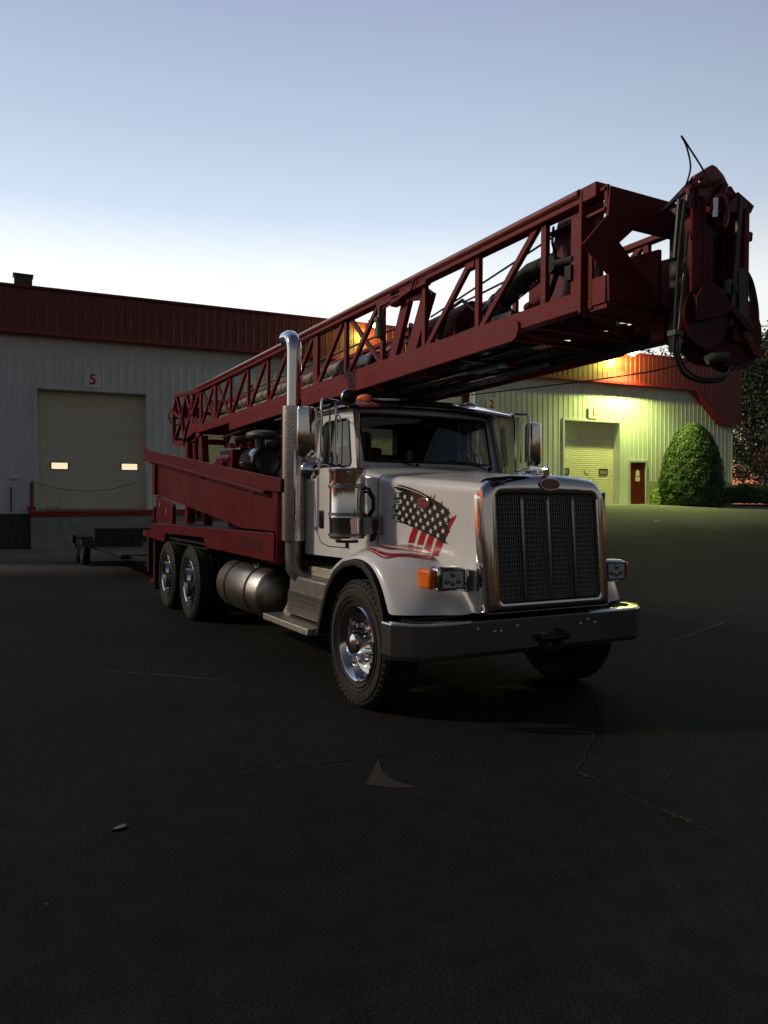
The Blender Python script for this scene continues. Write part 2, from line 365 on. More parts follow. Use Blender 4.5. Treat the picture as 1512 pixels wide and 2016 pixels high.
# foundation
mb = MB(); mb.box(L0, -.2, -.02, .4, -2, -.12); mb.box(-.2, 21, -.04, .4, -2, -.125); mb.build('foundation', mat('foundation_concrete', (.06, .06, .058), .9, noise=.3), bld)
MB().box(22.9, 29.2, -1.3, -.09, -.5, .03).build('apron', concl, bld)
mb = MB(); mb.box(28.6, 33.2, -.07, .3, -.6, 1.16); mb.box(33.2, L1, -.07, .3, -.6, 1.16); mb.build('base_course', concl, bld)
mb = MB(); mb.box(L0, 28, .45, .5, -.2, 6.2); mb.box(28, L1, .45, .5, -.2, 4.4); mb.build('inner_wall', mat('inner_dark', (.02, .02, .02), .9), bld)
for (a, b_, h, k) in DOORS:
    d = MB(); rows = []; z = 0; np_ = 7 if k == 5 else 0; dep = .42
    if k == 5:
        for i in range(8):
            z0, z1 = i*h/8+.005, (i+1)*h/8-.012; rows += [(z0, dep+.012), (z0+.012, dep), (z1-.012, dep), (z1, dep+.012)]
    else:
        nn = 42
        for i in range(nn):
            z0 = i*h/nn; rows += [(z0, dep+.02), (z0+.02, dep), (z0+h/nn-.025, dep), (z0+h/nn-.005, dep+.02)]
    d.grid([[(a, y, z) for z, y in rows], [(b_, y, z) for z, y in rows]])
    do = d.build('overhead_door', doorm, bld, ang=20)
    if k == 5:
        for (w0, w1) in ((.47, 1.0), (3.1-.25, 3.1+.3)):
            fr = MB(); fr.ring([(w0-.03, 1.42), (w1+.03, 1.42), (w1+.03, 1.70), (w0-.03, 1.70)], [(w0, 1.45), (w1, 1.45), (w1, 1.67), (w0, 1.67)], 'y', dep-.03, dep+.01)
            fr.v = [(x, y, z) for (x, y, z) in fr.v]
            wo_ = fr.build('window_frame', black, do)
            MB().box(w0, w1, dep-.012, dep-.006, 1.45, 1.67).build('window_pane', litwin, do)
        MB().box(.32, .75, dep-.09, dep-.002, .02, .14).build('dock_plate_stop', concl, do)
    elif k == 1:
        for w0 in (.12, 2.62):
            fr = MB(); fr.ring([(a+w0-.03, 1.52), (a+w0+.53, 1.52), (a+w0+.53, 1.83), (a+w0-.03, 1.83)], [(a+w0, 1.55), (a+w0+.5, 1.55), (a+w0+.5, 1.80), (a+w0, 1.80)], 'y', dep-.03, dep+.01)
            fr.build('window_frame', black, do); MB().box(a+w0, a+w0+.5, dep-.012, dep-.006, 1.55, 1.8).build('window_pane', mat('grey_window', (.2, .2, .19), .3), do)
        MB().cyl((a+1.8, dep-.004, 1.72), (a+1.8, dep-.02, 1.72), .16, 24).build('round_sticker', mat('sticker_yellow', (.6, .58, .3), .5), do)
    # jambs, head trim
    j = MB(); j.box(a-.1, a, -.05, dep+.05, 0, h+.12); j.box(b_, b_+.1, -.05, dep+.05, 0, h+.12); j.box(a, b_, -.05, dep+.05, h, h+.12)
    j.build('door_frame', siding, bld)
# man door
jb = MB(); jb.box(27.36, 27.46, -.09, .1, -.02, 2.26); jb.box(28.52, 28.62, -.09, .1, -.02, 2.26); jb.box(27.46, 28.52, -.09, .1, 2.16, 2.26); jb.build('door_frame', concl, bld)
md = MB().box(27.46, 28.52, -.02, .03, 0, 2.16).build('entry_door', mat('door_dark_red', (.11, .006, .01), .45), bld)
nb = MB(); nb.box(27.85, 28.15, -.032, -.024, 1.2, 1.42); nb.prism([(27.88, 1.45), (28.12, 1.45), (28.12, 1.7), (28.0, 1.78), (27.88, 1.7)], 'y', -.032, -.024)
nb.build('notice', signw, md); nb = MB(); nb.cyl((27.56, -.02, 1.0), (27.56, -.09, 1.0), .02, 10); nb.box(27.55, 27.55, -.1, -.085, .985, 1.015); nb.build('handle', grey, md)
# narrow side window behind the bush
wf = MB(); wf.box(33.3, 33.8, -.08, .06, 1.15, 1.95); MB().box(33.36, 33.74, -.09, -.085, 1.2, 1.9).build('narrow_window', darkwin, wf.build('window_surround', concl, bld))
# dock edge
dk = MB(); dk.box(-.25, 5.3, -.5, -.04, -2.0, -.22); dk.build('dock_wall', conc, bld)
dk = MB(); dk.box(-.28, 5.3, -.56, -.045, -.22, -.035); dk.build('dock_edge', trimred, bld, bev=.01)
MB().box(-.25, 5.3, -.55, .4, -.035, -.005).build('dock_lip', mat('dock_steel', (.3, .28, .24), .5, noise=.3), bld)
bw = bld.matrix_world
def WP(u, o, z): return bw @ Vector((u, -o, z))
# wall things
def number_sign(u, z, ch, label):
    t = thing('door_number_sign', label, 'sign', WP(u, 0, z), math.atan2(WE.y, WE.x), 'number signs above the roll-up doors')
    MB().box(-.29, .29, -.075, -.05, -.29, .29).build('panel', signw, t, bev=.004)
    text('numeral', ch, .52, signr, t, frame_mtx((0, -.078, 0), (1, 0, 0), (0, 0, 1)), bold=.012)
number_sign(1.82, 4.62, '5', 'square white sign with a red 5 above the loading dock door')
number_sign(7.62, 4.62, '4', 'square white sign with a red 4 seen through the mast lattice')
number_sign(18.98, 4.64, '2', 'square white sign with a red 2 over the far side of the truck cab')
number_sign(25.0, 4.55, '1', 'square white sign with a red 1 above the green-lit roll-up door')
def wall_lamp(u, label, k=1):
    t = thing('wall_lamp', label, 'lamp', WP(u, fo, 7.42), math.atan2(WE.y, WE.x), 'floodlights on the red roof band')
    a = MB(); a.beam((0, 0, -.05), (0, -.75, .05), .05, .05); a.build('arm', darkmetal, t)
    h = MB(); h.prism([(-.55, -.02), (-1.1, .06), (-1.1, .16), (-.55, .2)], 'x', -.2, .2); h.build('housing', darkmetal, t, bev=.015)
    g_ = MB(); g_.prism([(-.62, -.025), (-1.12, .045), (-1.10, -.02), (-.68, -.08)], 'x', -.16, .16); g_.build('lens', lampm, t, bev=.02); MB().lathe([(.001, -.13), (.08, -.10), (.13, -.04), (.13, .03), (.08, .08)], (0, -.85, -.03), 'z', 14).build('bulb_globe', lampm, t)
    l = bpy.data.lights.new('bulb', 'SPOT'); l.energy = LAMP_W*k*k; l.color = (.84, 1.0, .26); l.shadow_soft_size = .1; l.spot_size = R(136); l.spot_blend = .7
    o = bpy.data.objects.new('bulb', l); col.objects.link(o); o.parent = t; 
    l2 = bpy.data.lights.new('bulb_spill', 'POINT'); l2.energy = 650*k*k; l2.color = (.85, 1.0, .14); l2.shadow_soft_size = .12
    o2 = bpy.data.objects.new('bulb_spill', l2); col.objects.link(o2); o2.parent = t; o2.location = (0, -.72, -.25)
    o.location = (0, -.8, -.26); o.rotation_euler = Vector((0, .05, 1)).to_track_quat('Z', 'Y').to_euler()
LAMP_W = 2400
wall_lamp(26.5, 'glowing yellow floodlight on the roof band, up and right of the red 1 sign')
wall_lamp(12.5, 'glowing yellow floodlight on the roof band seen through the mast lattice', .45)
t = thing('roof_vent', 'small dark box vent on the roof edge above the loading dock', 'vent', WP(-.4, .1, 7.62), math.atan2(WE.y, WE.x))
MB().box(-.28, .28, -.25, .25, 0, .36).build('housing', darkmetal, t, bev=.01); MB().box(-.32, .32, -.29, .29, .36, .4).build('cap', darkmetal, t)
# dock furniture
t = thing('guard_post', 'thin red guard post at the left corner of the dock edge', 'post', WP(-.22, .3, -.03), math.atan2(WE.y, WE.x))
MB().box(-.05, .05, -.05, .05, .16, 1.0).build('post', trimred, t); MB().box(-.13, .13, -.13, .13, 0, .16).build('foot', trimred, t)
t = thing('wall_pipe', 'slim dark downpipe with a white cap on the siding left of the dock', 'pipe', WP(-.85, .1, -.05), 0)
MB().cyl((0, 0, 0), (0, 0, .85), .025, 10).build('pipe', black, t); MB().box(-.03, .08, -.05, .2, 1.12, 1.22).build('cap', signw, t, bev=.01)
ch = [WP(-.2+3.55*i/16, .1, 1.0-.34*(1-((i-8)/8)**2)) for i in range(17)]
tag(MB().tube(ch, .011, 6).build('safety_chain', darkmetal), 'thin safety chain sagging across the loading dock door', 'chain')

# ================================================================== plants
def leaves(b, n, size, fn):
    for _ in range(n):
        p, nrm = fn(); s = size*random.uniform(.6, 1.4)
        a = Vector((random.gauss(0, 1), random.gauss(0, 1), random.gauss(0, 1))).normalized()
        if nrm is not None: a = (a*.55+nrm).normalized()
        t1 = a.orthogonal().normalized(); t1.rotate(Matrix.Rotation(random.uniform(0, 6.28), 3, a)); t2 = a.cross(t1)
        b.add([p-t1*s*.5, p+t2*s*.32+a*s*.08, p+t1*s*.5, p-t2*s*.32+a*s*.08], [(0, 1, 2, 3)])
def bush():
    t = thing('evergreen_bush', 'tall dome-shaped clipped green evergreen beside the dark red entry door', 'bush', WP(29.75, 1.9, .0))
    H, Rb = 4.05, 1.62
    def rad(z): s = z/H; return Rb*(1-max(0, (s-.2)/.8)**2.6)**.5*(.90+.1*min(1, s/.25))*(1-.22*s)
    def fn():
        z = random.uniform(0, 1)**.95*H; a = random.uniform(0, 6.283)
        bump = 1+.025*math.sin(a*7+z*5)+.025*math.sin(a*13-z*9)+.015*math.sin(z*17+a*3)
        r = rad(z)*bump*random.uniform(.88, 1.02)
        return Vector((r*math.cos(a), r*math.sin(a), z+random.uniform(-.05, .05))), Vector((math.cos(a), math.sin(a), .5)).normalized()
    b = MB(); leaves(b, 32000, .08, fn); b.build('foliage', leafbush, t)
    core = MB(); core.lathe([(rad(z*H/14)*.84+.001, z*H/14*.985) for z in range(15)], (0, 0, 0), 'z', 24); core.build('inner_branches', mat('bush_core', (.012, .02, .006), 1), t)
    MB().cyl((0, 0, -.1), (0, 0, 2.5), .1, 8).build('trunk', bark, t)
bush()
def tree(loc, H, Rr, z0, n, label, ls=.3, m=None, seed=1, density=26):
    rnd = random.Random(seed)
    t = thing('broadleaf_tree', label, 'tree', loc, group=None)
    tk = MB(); tk.tube([(0, 0, -.3), (.1, .05, H*.3), (-.05, .1, H*.6), (.1, 0, H*.92)], [.34, .26, .16, .04], 10)
    tips = []
    for i in range(density):
        z = z0+(H-z0)*rnd.uniform(.02, .9); a = rnd.uniform(0, 6.283); s = (z-z0)/(H-z0); rr = Rr*(math.sin(math.pi*min(1, .22+s*.78))**.7)*rnd.uniform(.45, 1)
        q = Vector((rr*math.cos(a), rr*math.sin(a), z+rr*.25)); p = Vector((0, .05, max(1.5, z-rr*.35)))
        mid = (p+q)/2+Vector((0, 0, -.1*rr)); tk.tube([p, mid, q], [.09, .06, .02], 6); tips.append((q, rnd.uniform(.75, 1.5)*Rr*.3)); tips.append((mid, rnd.uniform(.5, 1)*Rr*.24))
    tk.build('trunk', bark, t)
    b = MB()
    def fn():
        q, r = rnd.choice(tips); v = Vector((rnd.gauss(0, 1), rnd.gauss(0, 1), rnd.gauss(0, .75))); v = v.normalized()*r*rnd.uniform(.3, 1)**.5
        return q+v, None
    leaves(b, n, ls, fn); b.build('crown', m or leaftree, t)
tree((-40, 66, 1.6), 17.5, 6.4, 2.2, 40000, 'tall dark broadleaf tree just right of the warehouse corner', seed=3, density=70)
tree((-52, 66.5, 1.6), 20.5, 6.5, 9.0, 12000, 'tree top showing above the red roof band below the crown head', ls=.34, seed=5, density=26)
tree((-49, 74.5, 1.6), 19, 6.5, 2.5, 34000, 'dark broadleaf tree at the right edge of the picture', seed=8, density=64)
tree((-33, 54, 1.6), 7.0, 2.0, 0.6, 9000, 'small rust-tinged tree close behind the warehouse corner', ls=.22, m=leafrust, seed=11, density=22)
def hedge(name, loc, sx, sy, h, n, label, m, ls=.12):
    t = thing(name, label, 'hedge', loc)
    def fn():
        a = random.uniform(0, 6.283); z = random.uniform(0, 1); k = (1-z**3*.5)*random.uniform(.8, 1.03)*(1+.07*math.sin(a*9))
        k2 = random.random()**.5 if z > .8 else 1
        return Vector((sx*math.cos(a)*k*k2, sy*math.sin(a)*k*k2, h*z*(1+.08*math.sin(a*5)))), Vector((math.cos(a), math.sin(a), .4))
    b = MB(); leaves(b, n, ls, fn); b.build('foliage', m, t)
    c = MB(); c.lathe([(.85, 0), (.82, .5*h), (.6, .82*h), (.01, .9*h)], (0, 0, 0), 'z', 20); c.v = [(x*sx, y*sy, z) for x, y, z in c.v]; c.build('inner_branches', MATS['bush_core'], t)
hedge('low_hedge', WP(34.2, 1.6, .05), 1.6, 2.0, .95, 5000, 'low dark hedge at the foot of the warehouse corner right of the dome bush', leafbush)
hedge('round_shrub', WP(37.6, 2.2, .1), 1.5, 1.9, .95, 4200, 'rounded shrub at the right edge of the yard under the trees', leafbush)
hedge('groundcover_plant', WP(28.62, .75, -.02), .32, .4, .75, 800, 'small pale leafy plant between the entry door and the dome bush', leaf_mat('pale_leaves', (.12, .2, .05), (.3, .4, .12)), .16)
def belt():
    b = MB()
    for i in range(60):
        a = R(-110+i*220/59)-R(20); d = random.uniform(75, 95); cx, cy = 5+d*math.cos(a), -4+d*math.sin(a); h = random.uniform(8, 13)
        def fn():
            z = random.uniform(0, 1); v = Vector((random.gauss(0, 1), random.gauss(0, 1), 0)).normalized()*random.uniform(.5, 1)*5*(1-z*z*.7)
            return Vector((cx, cy, 0))+v+Vector((0, 0, z*h)), None
        leaves(b, 130, 2.4, fn)
    o = b.build('tree_belt', leaftree); tag(o, 'dark belt of trees across the far side of the yard', 'trees', kind='stuff')
belt()

# ================================================================== trailer behind the truck
TX = -15.9
t = thing('flatbed_trailer', 'low dark flatbed trailer parked behind the rig at the loading dock', 'trailer', (TX, -.2, 0))
MB().box(-1.2, 4.2, -.82, .82, .42, .52).build('deck', black, t, bev=.01)
m_ = MB(); m_.beam((4.2, -.6, .45), (5.6, 0, .45), .08, .1); m_.beam((4.2, .6, .45), (5.6, 0, .45), .08, .1); m_.build('drawbar', black, t)
for sy in (-1, 1):
    for wx in (0.15, -.75):
        w = MB(); w.lathe([(.2, -.1), (.33, -.09), (.36, -.05), (.36, .05), (.33, .09), (.2, .1)], (wx, sy*1.0, .36), 'y', 28); wo2 = w.build('wheel', rubber, t)
        w = MB(); w.lathe([(.01, sy*.03), (.1, sy*.05), (.17, sy*.02), (.2, sy*.1)], (wx, sy*1.0, .36), 'y', 24); w.build('rim', grey, wo2)
    fe = MB(); fe.prism([(-1.25, .5), (-1.15, .76), (.5, .76), (.68, .5), (.64, .5), (.48, .72), (-1.12, .72), (-1.2, .5)], 'y', sy*.86, sy*1.14); fe.build('fender', darkmetal, t)
m_ = MB(); m_.box(.7, .78, -.86, .86, .52, .98); m_.build('headboard', darkmetal, t, bev=.01)
m_ = MB(); m_.beam((-1.0, .6, .55), (.7, .6, .95), .06, .06); m_.beam((-1.0, -.6, .55), (.7, -.6, .95), .06, .06); m_.build('ramp', darkmetal, t)

# ================================================================== drill rig truck (x forward, y to its left)
T = thing('drill_rig_truck', 'white long-nosed truck carrying a dark red lattice drilling mast raised over its cab', 'truck', (0, 0, 0))
# ---- chassis
m_ = MB()
for s in (-1, 1): m_.box(-8.9, .6, s*.43-.05, s*.43+.05, .74, 1.02)
for x in (-8.6, -7.4, -6, -4.6, -3, -1.5, .4): m_.box(x, x+.1, -.38, .38, .78, .98)
m_.build('frame_rails', black, T)
m_ = MB()
for x in (0, -5.31, -6.68): m_.cyl((x, -.9, .53), (x, .9, .53), .075, 12)
for x in (-5.31, -6.68): m_.lathe([(.01, -.25), (.2, -.18), (.24, 0), (.2, .18), (.01, .25)], (x, 0, .53), 'x', 16)
m_.box(-.9, .5, -.35, .35, .55, .95); m_.build('axles', black, T)
# ---- wheels
def wheel(x, s, yc, front, hw=.15):
    w = MB(); r = .53
    prof = [(.315, -hw*.8), (.34, -hw*.93), (.42, -hw*1.04), (.485, -hw*.98), (.512, -hw*.9), (.525, -hw*.78), (.527, -hw*.45), (.517, -hw*.43), (.517, -hw*.36), (.528, -hw*.34), (.528, -.02), (.517, -.015), (.517, .015), (.528, .02)]
    prof = prof+[(a, -b) for a, b in reversed(prof)]
    w.lathe(prof, (x, yc, r), 'y', 64)
    for k in range(52):
        a = 2*math.pi*k/52; ca, sa = math.cos(a), math.sin(a)
        for q in (-1, 1):
            p0 = Vector((x+.495*ca, yc+q*hw*.99, r+.495*sa)); p1 = Vector((x+.529*ca, yc+q*hw*.72, r+.529*sa))
            w.beam(p0, p1, .032, .012, (ca, 0, sa))
    # raised sidewall rings
    for rr in (.36, .395, .47): w.lathe([(rr-.004, s*hw*1.0), (rr, s*hw*1.055), (rr+.004, s*hw*1.0)], (x, yc, r), 'y', 64)
    wh = bpy.data.objects.new('wheel', None); col.objects.link(wh); wh.parent = T; wh.empty_display_size = .1
    tyre = w.build('tyre', rubber, wh, ang=30)
    o = s*hw
    rm = MB()
    if front is not None:
        if front: pr = [(.315, .80*o), (.322, .90*o), (.312, .97*o), (.297, .9*o), (.283, .55*o), (.262, .30*o), (.225, .24*o), (.17, .30*o), (.12, .36*o)]
        else: pr = [(.315, .80*o), (.322, .90*o), (.312, .97*o), (.295, .88*o), (.283, .35*o), (.27, -.35*o), (.22, -.55*o), (.16, -.5*o), (.12, -.45*o)]
        rm.lathe(pr, (x, yc, r), 'y', 56); rim = rm.build('rim', chrome, wh, ang=40)
        base = pr[-1][1]; h = MB()
        if front: h.lathe([(.12, base), (.105, base+s*.03), (.10, base+s*.10), (.085, base+s*.135), (.05, base+s*.152), (.001, base+s*.157)], (x, yc, r), 'y', 32)
        else: h.lathe([(.13, base), (.115, base+s*.04), (.11, base+s*.07), (.08, base+s*.09), (.001, base+s*.095)], (x, yc, r), 'y', 32)
        h.build('hub', chrome if front else darkmetal, wh)
        nb_ = MB(); hh = MB(); nx = .155 if front else .17
        yb = (.31*o if front else -.5*o)
        for k in range(10):
            a = 2*math.pi*(k+.3)/10; c = Vector((x+nx*math.cos(a), yc+yb, r+nx*math.sin(a)))
            nb_.tube([c, c+Vector((0, s*.045, 0)), c+Vector((0, s*.055, 0)), c+Vector((0, s*.07, 0))], [.021, .017, .02, .008], 10)
            a += .314; c = Vector((x+.235*math.cos(a), yc+(.232*o if front else -.5*o), r+.235*math.sin(a)))
            hh.cyl(c-Vector((0, s*.004, 0)), c+Vector((0, s*.006, 0)), .021, 14)
        nb_.build('lug_nuts', chrome if front else darkmetal, wh); hh.build('hand_holes', black, wh)
    return wh
for s in (-1, 1):
    wheel(0, s, s*1.05, True, .165)
    for x in (-5.31, -6.68):
        wheel(x, s, s*1.09, False, .125); wheel(x, s, s*.80, None, .125)
# ---- bumper
plan = [(.60, 1.292), (.735, 1.286), (.86, 1.165), (.905, 1.08), (.922, .98), (.925, .5), (.925, 0)]
plan = [(x, -y) for x, y in plan]+[(x, y) for x, y in reversed(plan[:-1])]
def inset(p, d):
    x, y = p; n = Vector((1 if abs(y) < 1.05 else .55 if abs(y) < 1.25 else .05, 0 if abs(y) < 1.05 else .8*math.copysign(1, y) if abs(y) < 1.25 else math.copysign(1, y))).normalized()
    return x-n.x*d, y-n.y*d
m_ = MB(); m_.grid([[(*inset(p, d), z) for p in plan] for d, z in ((.10, .806), (.02, .806), (.006, .802), (0, .79), (0, .56), (.012, .528), (.05, .515), (.10, .515))])
bu = m_.build('bumper', mat('bumper_steel', (.6, .6, .58), .2, metal=1, rvar=.02, nscale=5), T, ang=16)
m_ = MB(); m_.box(.55, .84, -1.1, 1.1, .775, .80); m_.build('bumper_deck', rubber, bu)
m_ = MB(); m_.box(.88, .975, .00, .05, .535, .66); m_.box(.88, .975, .14, .19, .535, .66); m_.box(.88, .96, -.04, .22, .52, .56); m_.cyl((.96, -.05, .63), (.96, .24, .63), .03, 14); m_.cyl((.96, .17, .655), (.96, .24, .655), .035, 14)
m_.build('tow_hook', black, bu, bev=.006)
m_ = MB()
for y in (-.62, -.46, -.40, -.24, .42, .58, .50): m_.cyl((.925, y, .74 if y in (-.62, -.24, .5) else .71), (.938, y, .74 if y in (-.62, -.24, .5) else .71), .011, 10)
m_.build('bolts', chrome, bu)
# ---- hood
def hw(x): return .62+.18*(.93-x)/1.30 if x > -.37 else .80+.10*min(1, (-.37-x)/.33)
def hz(x): return 1.862+(.092)*(.93-x)/1.30 if x > -.37 else 1.954+.075*min(1, (-.37-x)/.37)
def hsec(x, zb, r=.075, d=0):
    w, z = hw(x)-d, hz(x)-d; pts = [(x, -w, zb), (x, -w, (zb+z)/2), (x, -w, z-r-.03), (x, -w, z-r)]
    for k in range(1, 7):
        a = math.pi/2*k/6; pts.append((x, -w+r*(1-math.cos(a)), z-r+r*math.sin(a)))
    h = w-r; crown = .055
    for k in range(1, 8):
        y = -h*(1-k/8); pts.append((x, y, z+crown*(1-(y/h)**2)))
    pts.append((x, 0, z+crown)); return pts+[(x, -p[1], p[2]) for p in reversed(pts[:-1])]
m_ = MB(); xs = [-.365, -.2, .1, .4, .7, .925]
m_.grid([[(*p,) for p in hsec(x, .86)] for x in xs]); hood = m_.build('hood', white, T, ang=60)
m_ = MB(); m_.grid([hsec(x, 1.0) for x in (-.74, -.62, -.5, -.378)]); m_.build('cowl', white, T, ang=60)
m_ = MB(); m_.grid([hsec(x, 1.0, d=.012) for x in (-.40, -.34)]); m_.build('hood_seam', black, hood)
m_ = MB(); m_.box(.2, .9, -.56, .56, .9, 1.75); m_.box(-.7, .2, -.6, .6, .8, 1.8); m_.build('engine_bay', black, T)
# ---- grille surround
def outline(hw_, z0, z1, rb, rt, crown=0, n=8):
    p = []
    for (cy, cz, r, a0) in ((hw_-rb, z0+rb, rb, -90), (hw_-rt, z1-rt, rt, 0), (-hw_+rt, z1-rt, rt, 90), (-hw_+rb, z0+rb, rb, 180)):
        for k in range(n+1):
            a = R(a0+90*k/n); y = cy+r*math.cos(a); z = cz+r*math.sin(a)
            if a0 in (0, 90): z += crown*(1-(y/hw_)**2)
            p.append((y, z))
        if a0 == 0:
            for k in range(1, 6): y = (hw_-rt)*(1-2*k/6); p.append((y, z1+crown*(1-(y/hw_)**2)))
    return p
def lean(x, z): return x-.085*(z-.9)
def orow(x, o): return [(lean(x, z), y, z) for y, z in o]
O = outline(.632, .865, 1.885, .02, .15, .05); O2 = outline(.617, .88, 1.865, .02, .14, .048); O3 = outline(.585, .90, 1.845, .03, .11, .046)
I1 = outline(.528, .925, 1.80, .05, .06); I2 = outline(.513, .94, 1.787, .045, .055)
m_ = MB(); m_.grid([orow(.935, O), orow(1.01, O), orow(1.035, O2), orow(1.052, O3), orow(1.058, I1), orow(1.052, I2), orow(1.00, I2)], close=True)
gs = m_.build('grille_surround', chrome, T, ang=50)
m_ = MB(); m_.grid([[(x, s*(hw(.93)+.006+.004), z) for z in (.87, 1.80)] for x in (.90, .97) for s in (-1,)]); m_.grid([[(x, (hw(.93)+.01), z) for z in (.87, 1.80)] for x in (.90, .97)])
m_.build('side_strip', chrome, gs)
m_ = MB()
for k in range(24):
    z = .9+k*.038
    for s in (-1, 1): m_.lathe([(.005, 0), (.004, s*.004), (.0005, s*.005)], (.915, s*.6335, z), 'y', 8)
m_.build('rivets', chrome, gs)
m_ = MB(); m_.add([(lean(1.0, z), y, z) for y, z in I2], [tuple(range(len(I2)))]); m_.build('backing', mat('grille_black', (.004, .004, .004), .9), gs)
m_ = MB(); wires = 46
for k in range(wires):
    z = .955+k*(.825/(wires-1)); n = 44
    m_.tube([(lean(1.018, z)+.006*(1 if (i+k) % 2 else -1), -.508+1.016*i/n, z+.005*(1 if i % 2 else -1)) for i in range(n+1)], .0036, 4, cap=False)
for i in range(45):
    y = -.5+i*(1.0/44); m_.tube([(lean(1.016, z), y, z) for z in (.95, 1.37, 1.78)], .003, 4, cap=False)
m_.build('mesh_screen', mat('screen_wire', (.36, .35, .33), .35, metal=.9), gs)
for y in (-.262, 0, .258):
    m_ = MB(); m_.tube([(lean(1.045, z), y, z) for z in (.945, 1.0, 1.7, 1.74, 1.762)], [.012, .017, .017, .015, .006], 12); m_.build('grille_bar', mat('bar_steel', (.32, .31, .30), .22, metal=1), gs)
def emblem(o, xd, yd, w, h, parent, sz):
    m = frame_mtx(o, xd, yd); e = MB(); n = 32
    e.add([m @ Vector((w/2*math.cos(6.2832*k/n), h/2*math.sin(6.2832*k/n), z)) for z in (-.004, .007) for k in range(n)], [tuple(range(n, 2*n))]+[(k, (k+1) % n, (k+1) % n+n, k+n) for k in range(n)])
    em = e.build('emblem', logo, parent); e = MB()
    e.tube([m @ Vector((w/2*math.cos(6.2832*k/n), h/2*math.sin(6.2832*k/n), .006)) for k in range(n)], .0032, 6, closed=True); e.build('emblem_rim', chrome, em)
    text('lettering', 'Peterbilt', sz, grey, em, m @ Matrix.Translation((0, 0, .008)), .0015, shear=.35)
emblem((lean(1.062, 1.855), .02, 1.858), (0, 1, 0), (-.085, 0, 1), .20, .092, gs, .042)
a = MB(); a.box(lean(1.0, 1.95), lean(1.05, 1.95), -.03, .03, 1.925, 1.965); a.tube([(.98, .0, 1.975), (.86, -.02, 1.99), (.70, -.01, 1.985), (.66, 0, 1.98)], [.014, .02, .012, .003], 10); a.tube([(.9, 0, 1.985), (.88, .08, 2.0), (.80, .13, 2.005)], [.012, .008, .003], 8); a.build('hood_ornament', chrome, hood)
nrm_h = Vector((.18, -1.30, 0)).normalized(); xh = Vector((1.30, .18, 0)).normalized()
def HP(x, z, d=.003): return Vector((x, -hw(x), z))+nrm_h*d
emblem(HP(.27, 1.70, .01), xh, (0, 0, 1), .165, .085, hood, .036)
# ---- flag decal on the hood side
stars = [(-0.079, 1.767), (0.017, 1.754), (0.114, 1.739), (-0.041, 1.713), (0.057, 1.699), (0.155, 1.679), (-0.09, 1.667), (0.003, 1.654), (0.097, 1.638), (0.198, 1.619), (0.25, 1.65), (-0.136, 1.624), (-0.051, 1.614), (0.042, 1.597), (0.136, 1.579), (0.23, 1.557), (0.29, 1.595), (0.349, 1.631), (0.407, 1.666), (-0.102, 1.568), (-0.01, 1.559), (0.081, 1.539), (0.174, 1.52), (0.267, 1.498), (0.324, 1.533), (0.384, 1.568), (0.445, 1.602), (0.506, 1.634), (0.36, 1.471), (0.418, 1.504), (0.479, 1.537), (0.545, 1.571), (0.451, 1.44), (0.512, 1.477)]
field = [(-0.107, 1.861), (-0.015, 1.852), (0.109, 1.827), (0.229, 1.796), (0.338, 1.755), (0.391, 1.733), (0.466, 1.706), (0.555, 1.658), (0.598, 1.615), (0.566, 1.619), (0.588, 1.599), (0.555, 1.602), (0.599, 1.577), (0.574, 1.542), (0.534, 1.544), (0.563, 1.527), (0.567, 1.489), (0.596, 1.473), (0.55, 1.464), (0.543, 1.43), (0.536, 1.395), (0.576, 1.375), (0.499, 1.384), (0.425, 1.415), (0.311, 1.45), (0.193, 1.481), (0.121, 1.497), (0.014, 1.522), (-0.13, 1.545), (-0.036, 1.547), (-0.079, 1.554), (-0.19, 1.572), (-0.053, 1.581), (-0.182, 1.591), (-0.054, 1.604), (-0.191, 1.639), (-0.071, 1.645), (-0.17, 1.663), (-0.088, 1.671), (-0.157, 1.682), (-0.038, 1.693), (-0.114, 1.708), (-0.055, 1.73), (-0.171, 1.737), (-0.039, 1.756), (-0.145, 1.772), (-0.047, 1.781), (-0.132, 1.79), (-0.014, 1.795), (-0.09, 1.816), (-0.15, 1.841), (-0.056, 1.842)]
sts = [[(0.125, 1.495), (0.201, 1.479), (0.17, 1.425), (0.145, 1.36), (0.06, 1.36), (0.081, 1.416)],
       [(0.237, 1.47), (0.307, 1.451), (0.284, 1.409), (0.26, 1.35), (0.178, 1.35), (0.21, 1.416)],
       [(0.338, 1.444), (0.406, 1.423), (0.377, 1.368), (0.355, 1.30), (0.273, 1.32), (0.311, 1.395)],
       [(0.436, 1.41), (0.515, 1.384), (0.475, 1.319), (0.45, 1.27), (0.374, 1.27), (0.396, 1.33)],
       [(0.563, 1.532), (0.623, 1.606), (0.62, 1.587), (0.669, 1.616), (0.648, 1.573), (0.606, 1.524), (0.592, 1.499), (0.557, 1.43), (0.54, 1.45), (0.56, 1.489)],
       [(0.338, 1.75), (0.364, 1.773), (0.357, 1.745)], [(0.372, 1.735), (0.413, 1.782), (0.393, 1.728)], [(0.474, 1.698), (0.499, 1.728), (0.489, 1.69)], [(0.56, 1.648), (0.58, 1.668), (0.573, 1.635)]]
m_ = MB()
for st in sts: m_.add([HP(x, z, .002) for x, z in st], [tuple(range(len(st)))])
import bmesh
def tri(o):
    bm = bmesh.new(); bm.from_mesh(o.data); bmesh.ops.triangulate(bm, faces=bm.faces); bm.to_mesh(o.data); bm.free(); return o
tri(m_.build('flag_stripes', flagred, hood))
m_ = MB(); m_.add([HP(x, z, .0045) for x, z in field], [tuple(range(len(field)))]); tri(m_.build('flag_field', flagblack, hood))
m_ = MB()
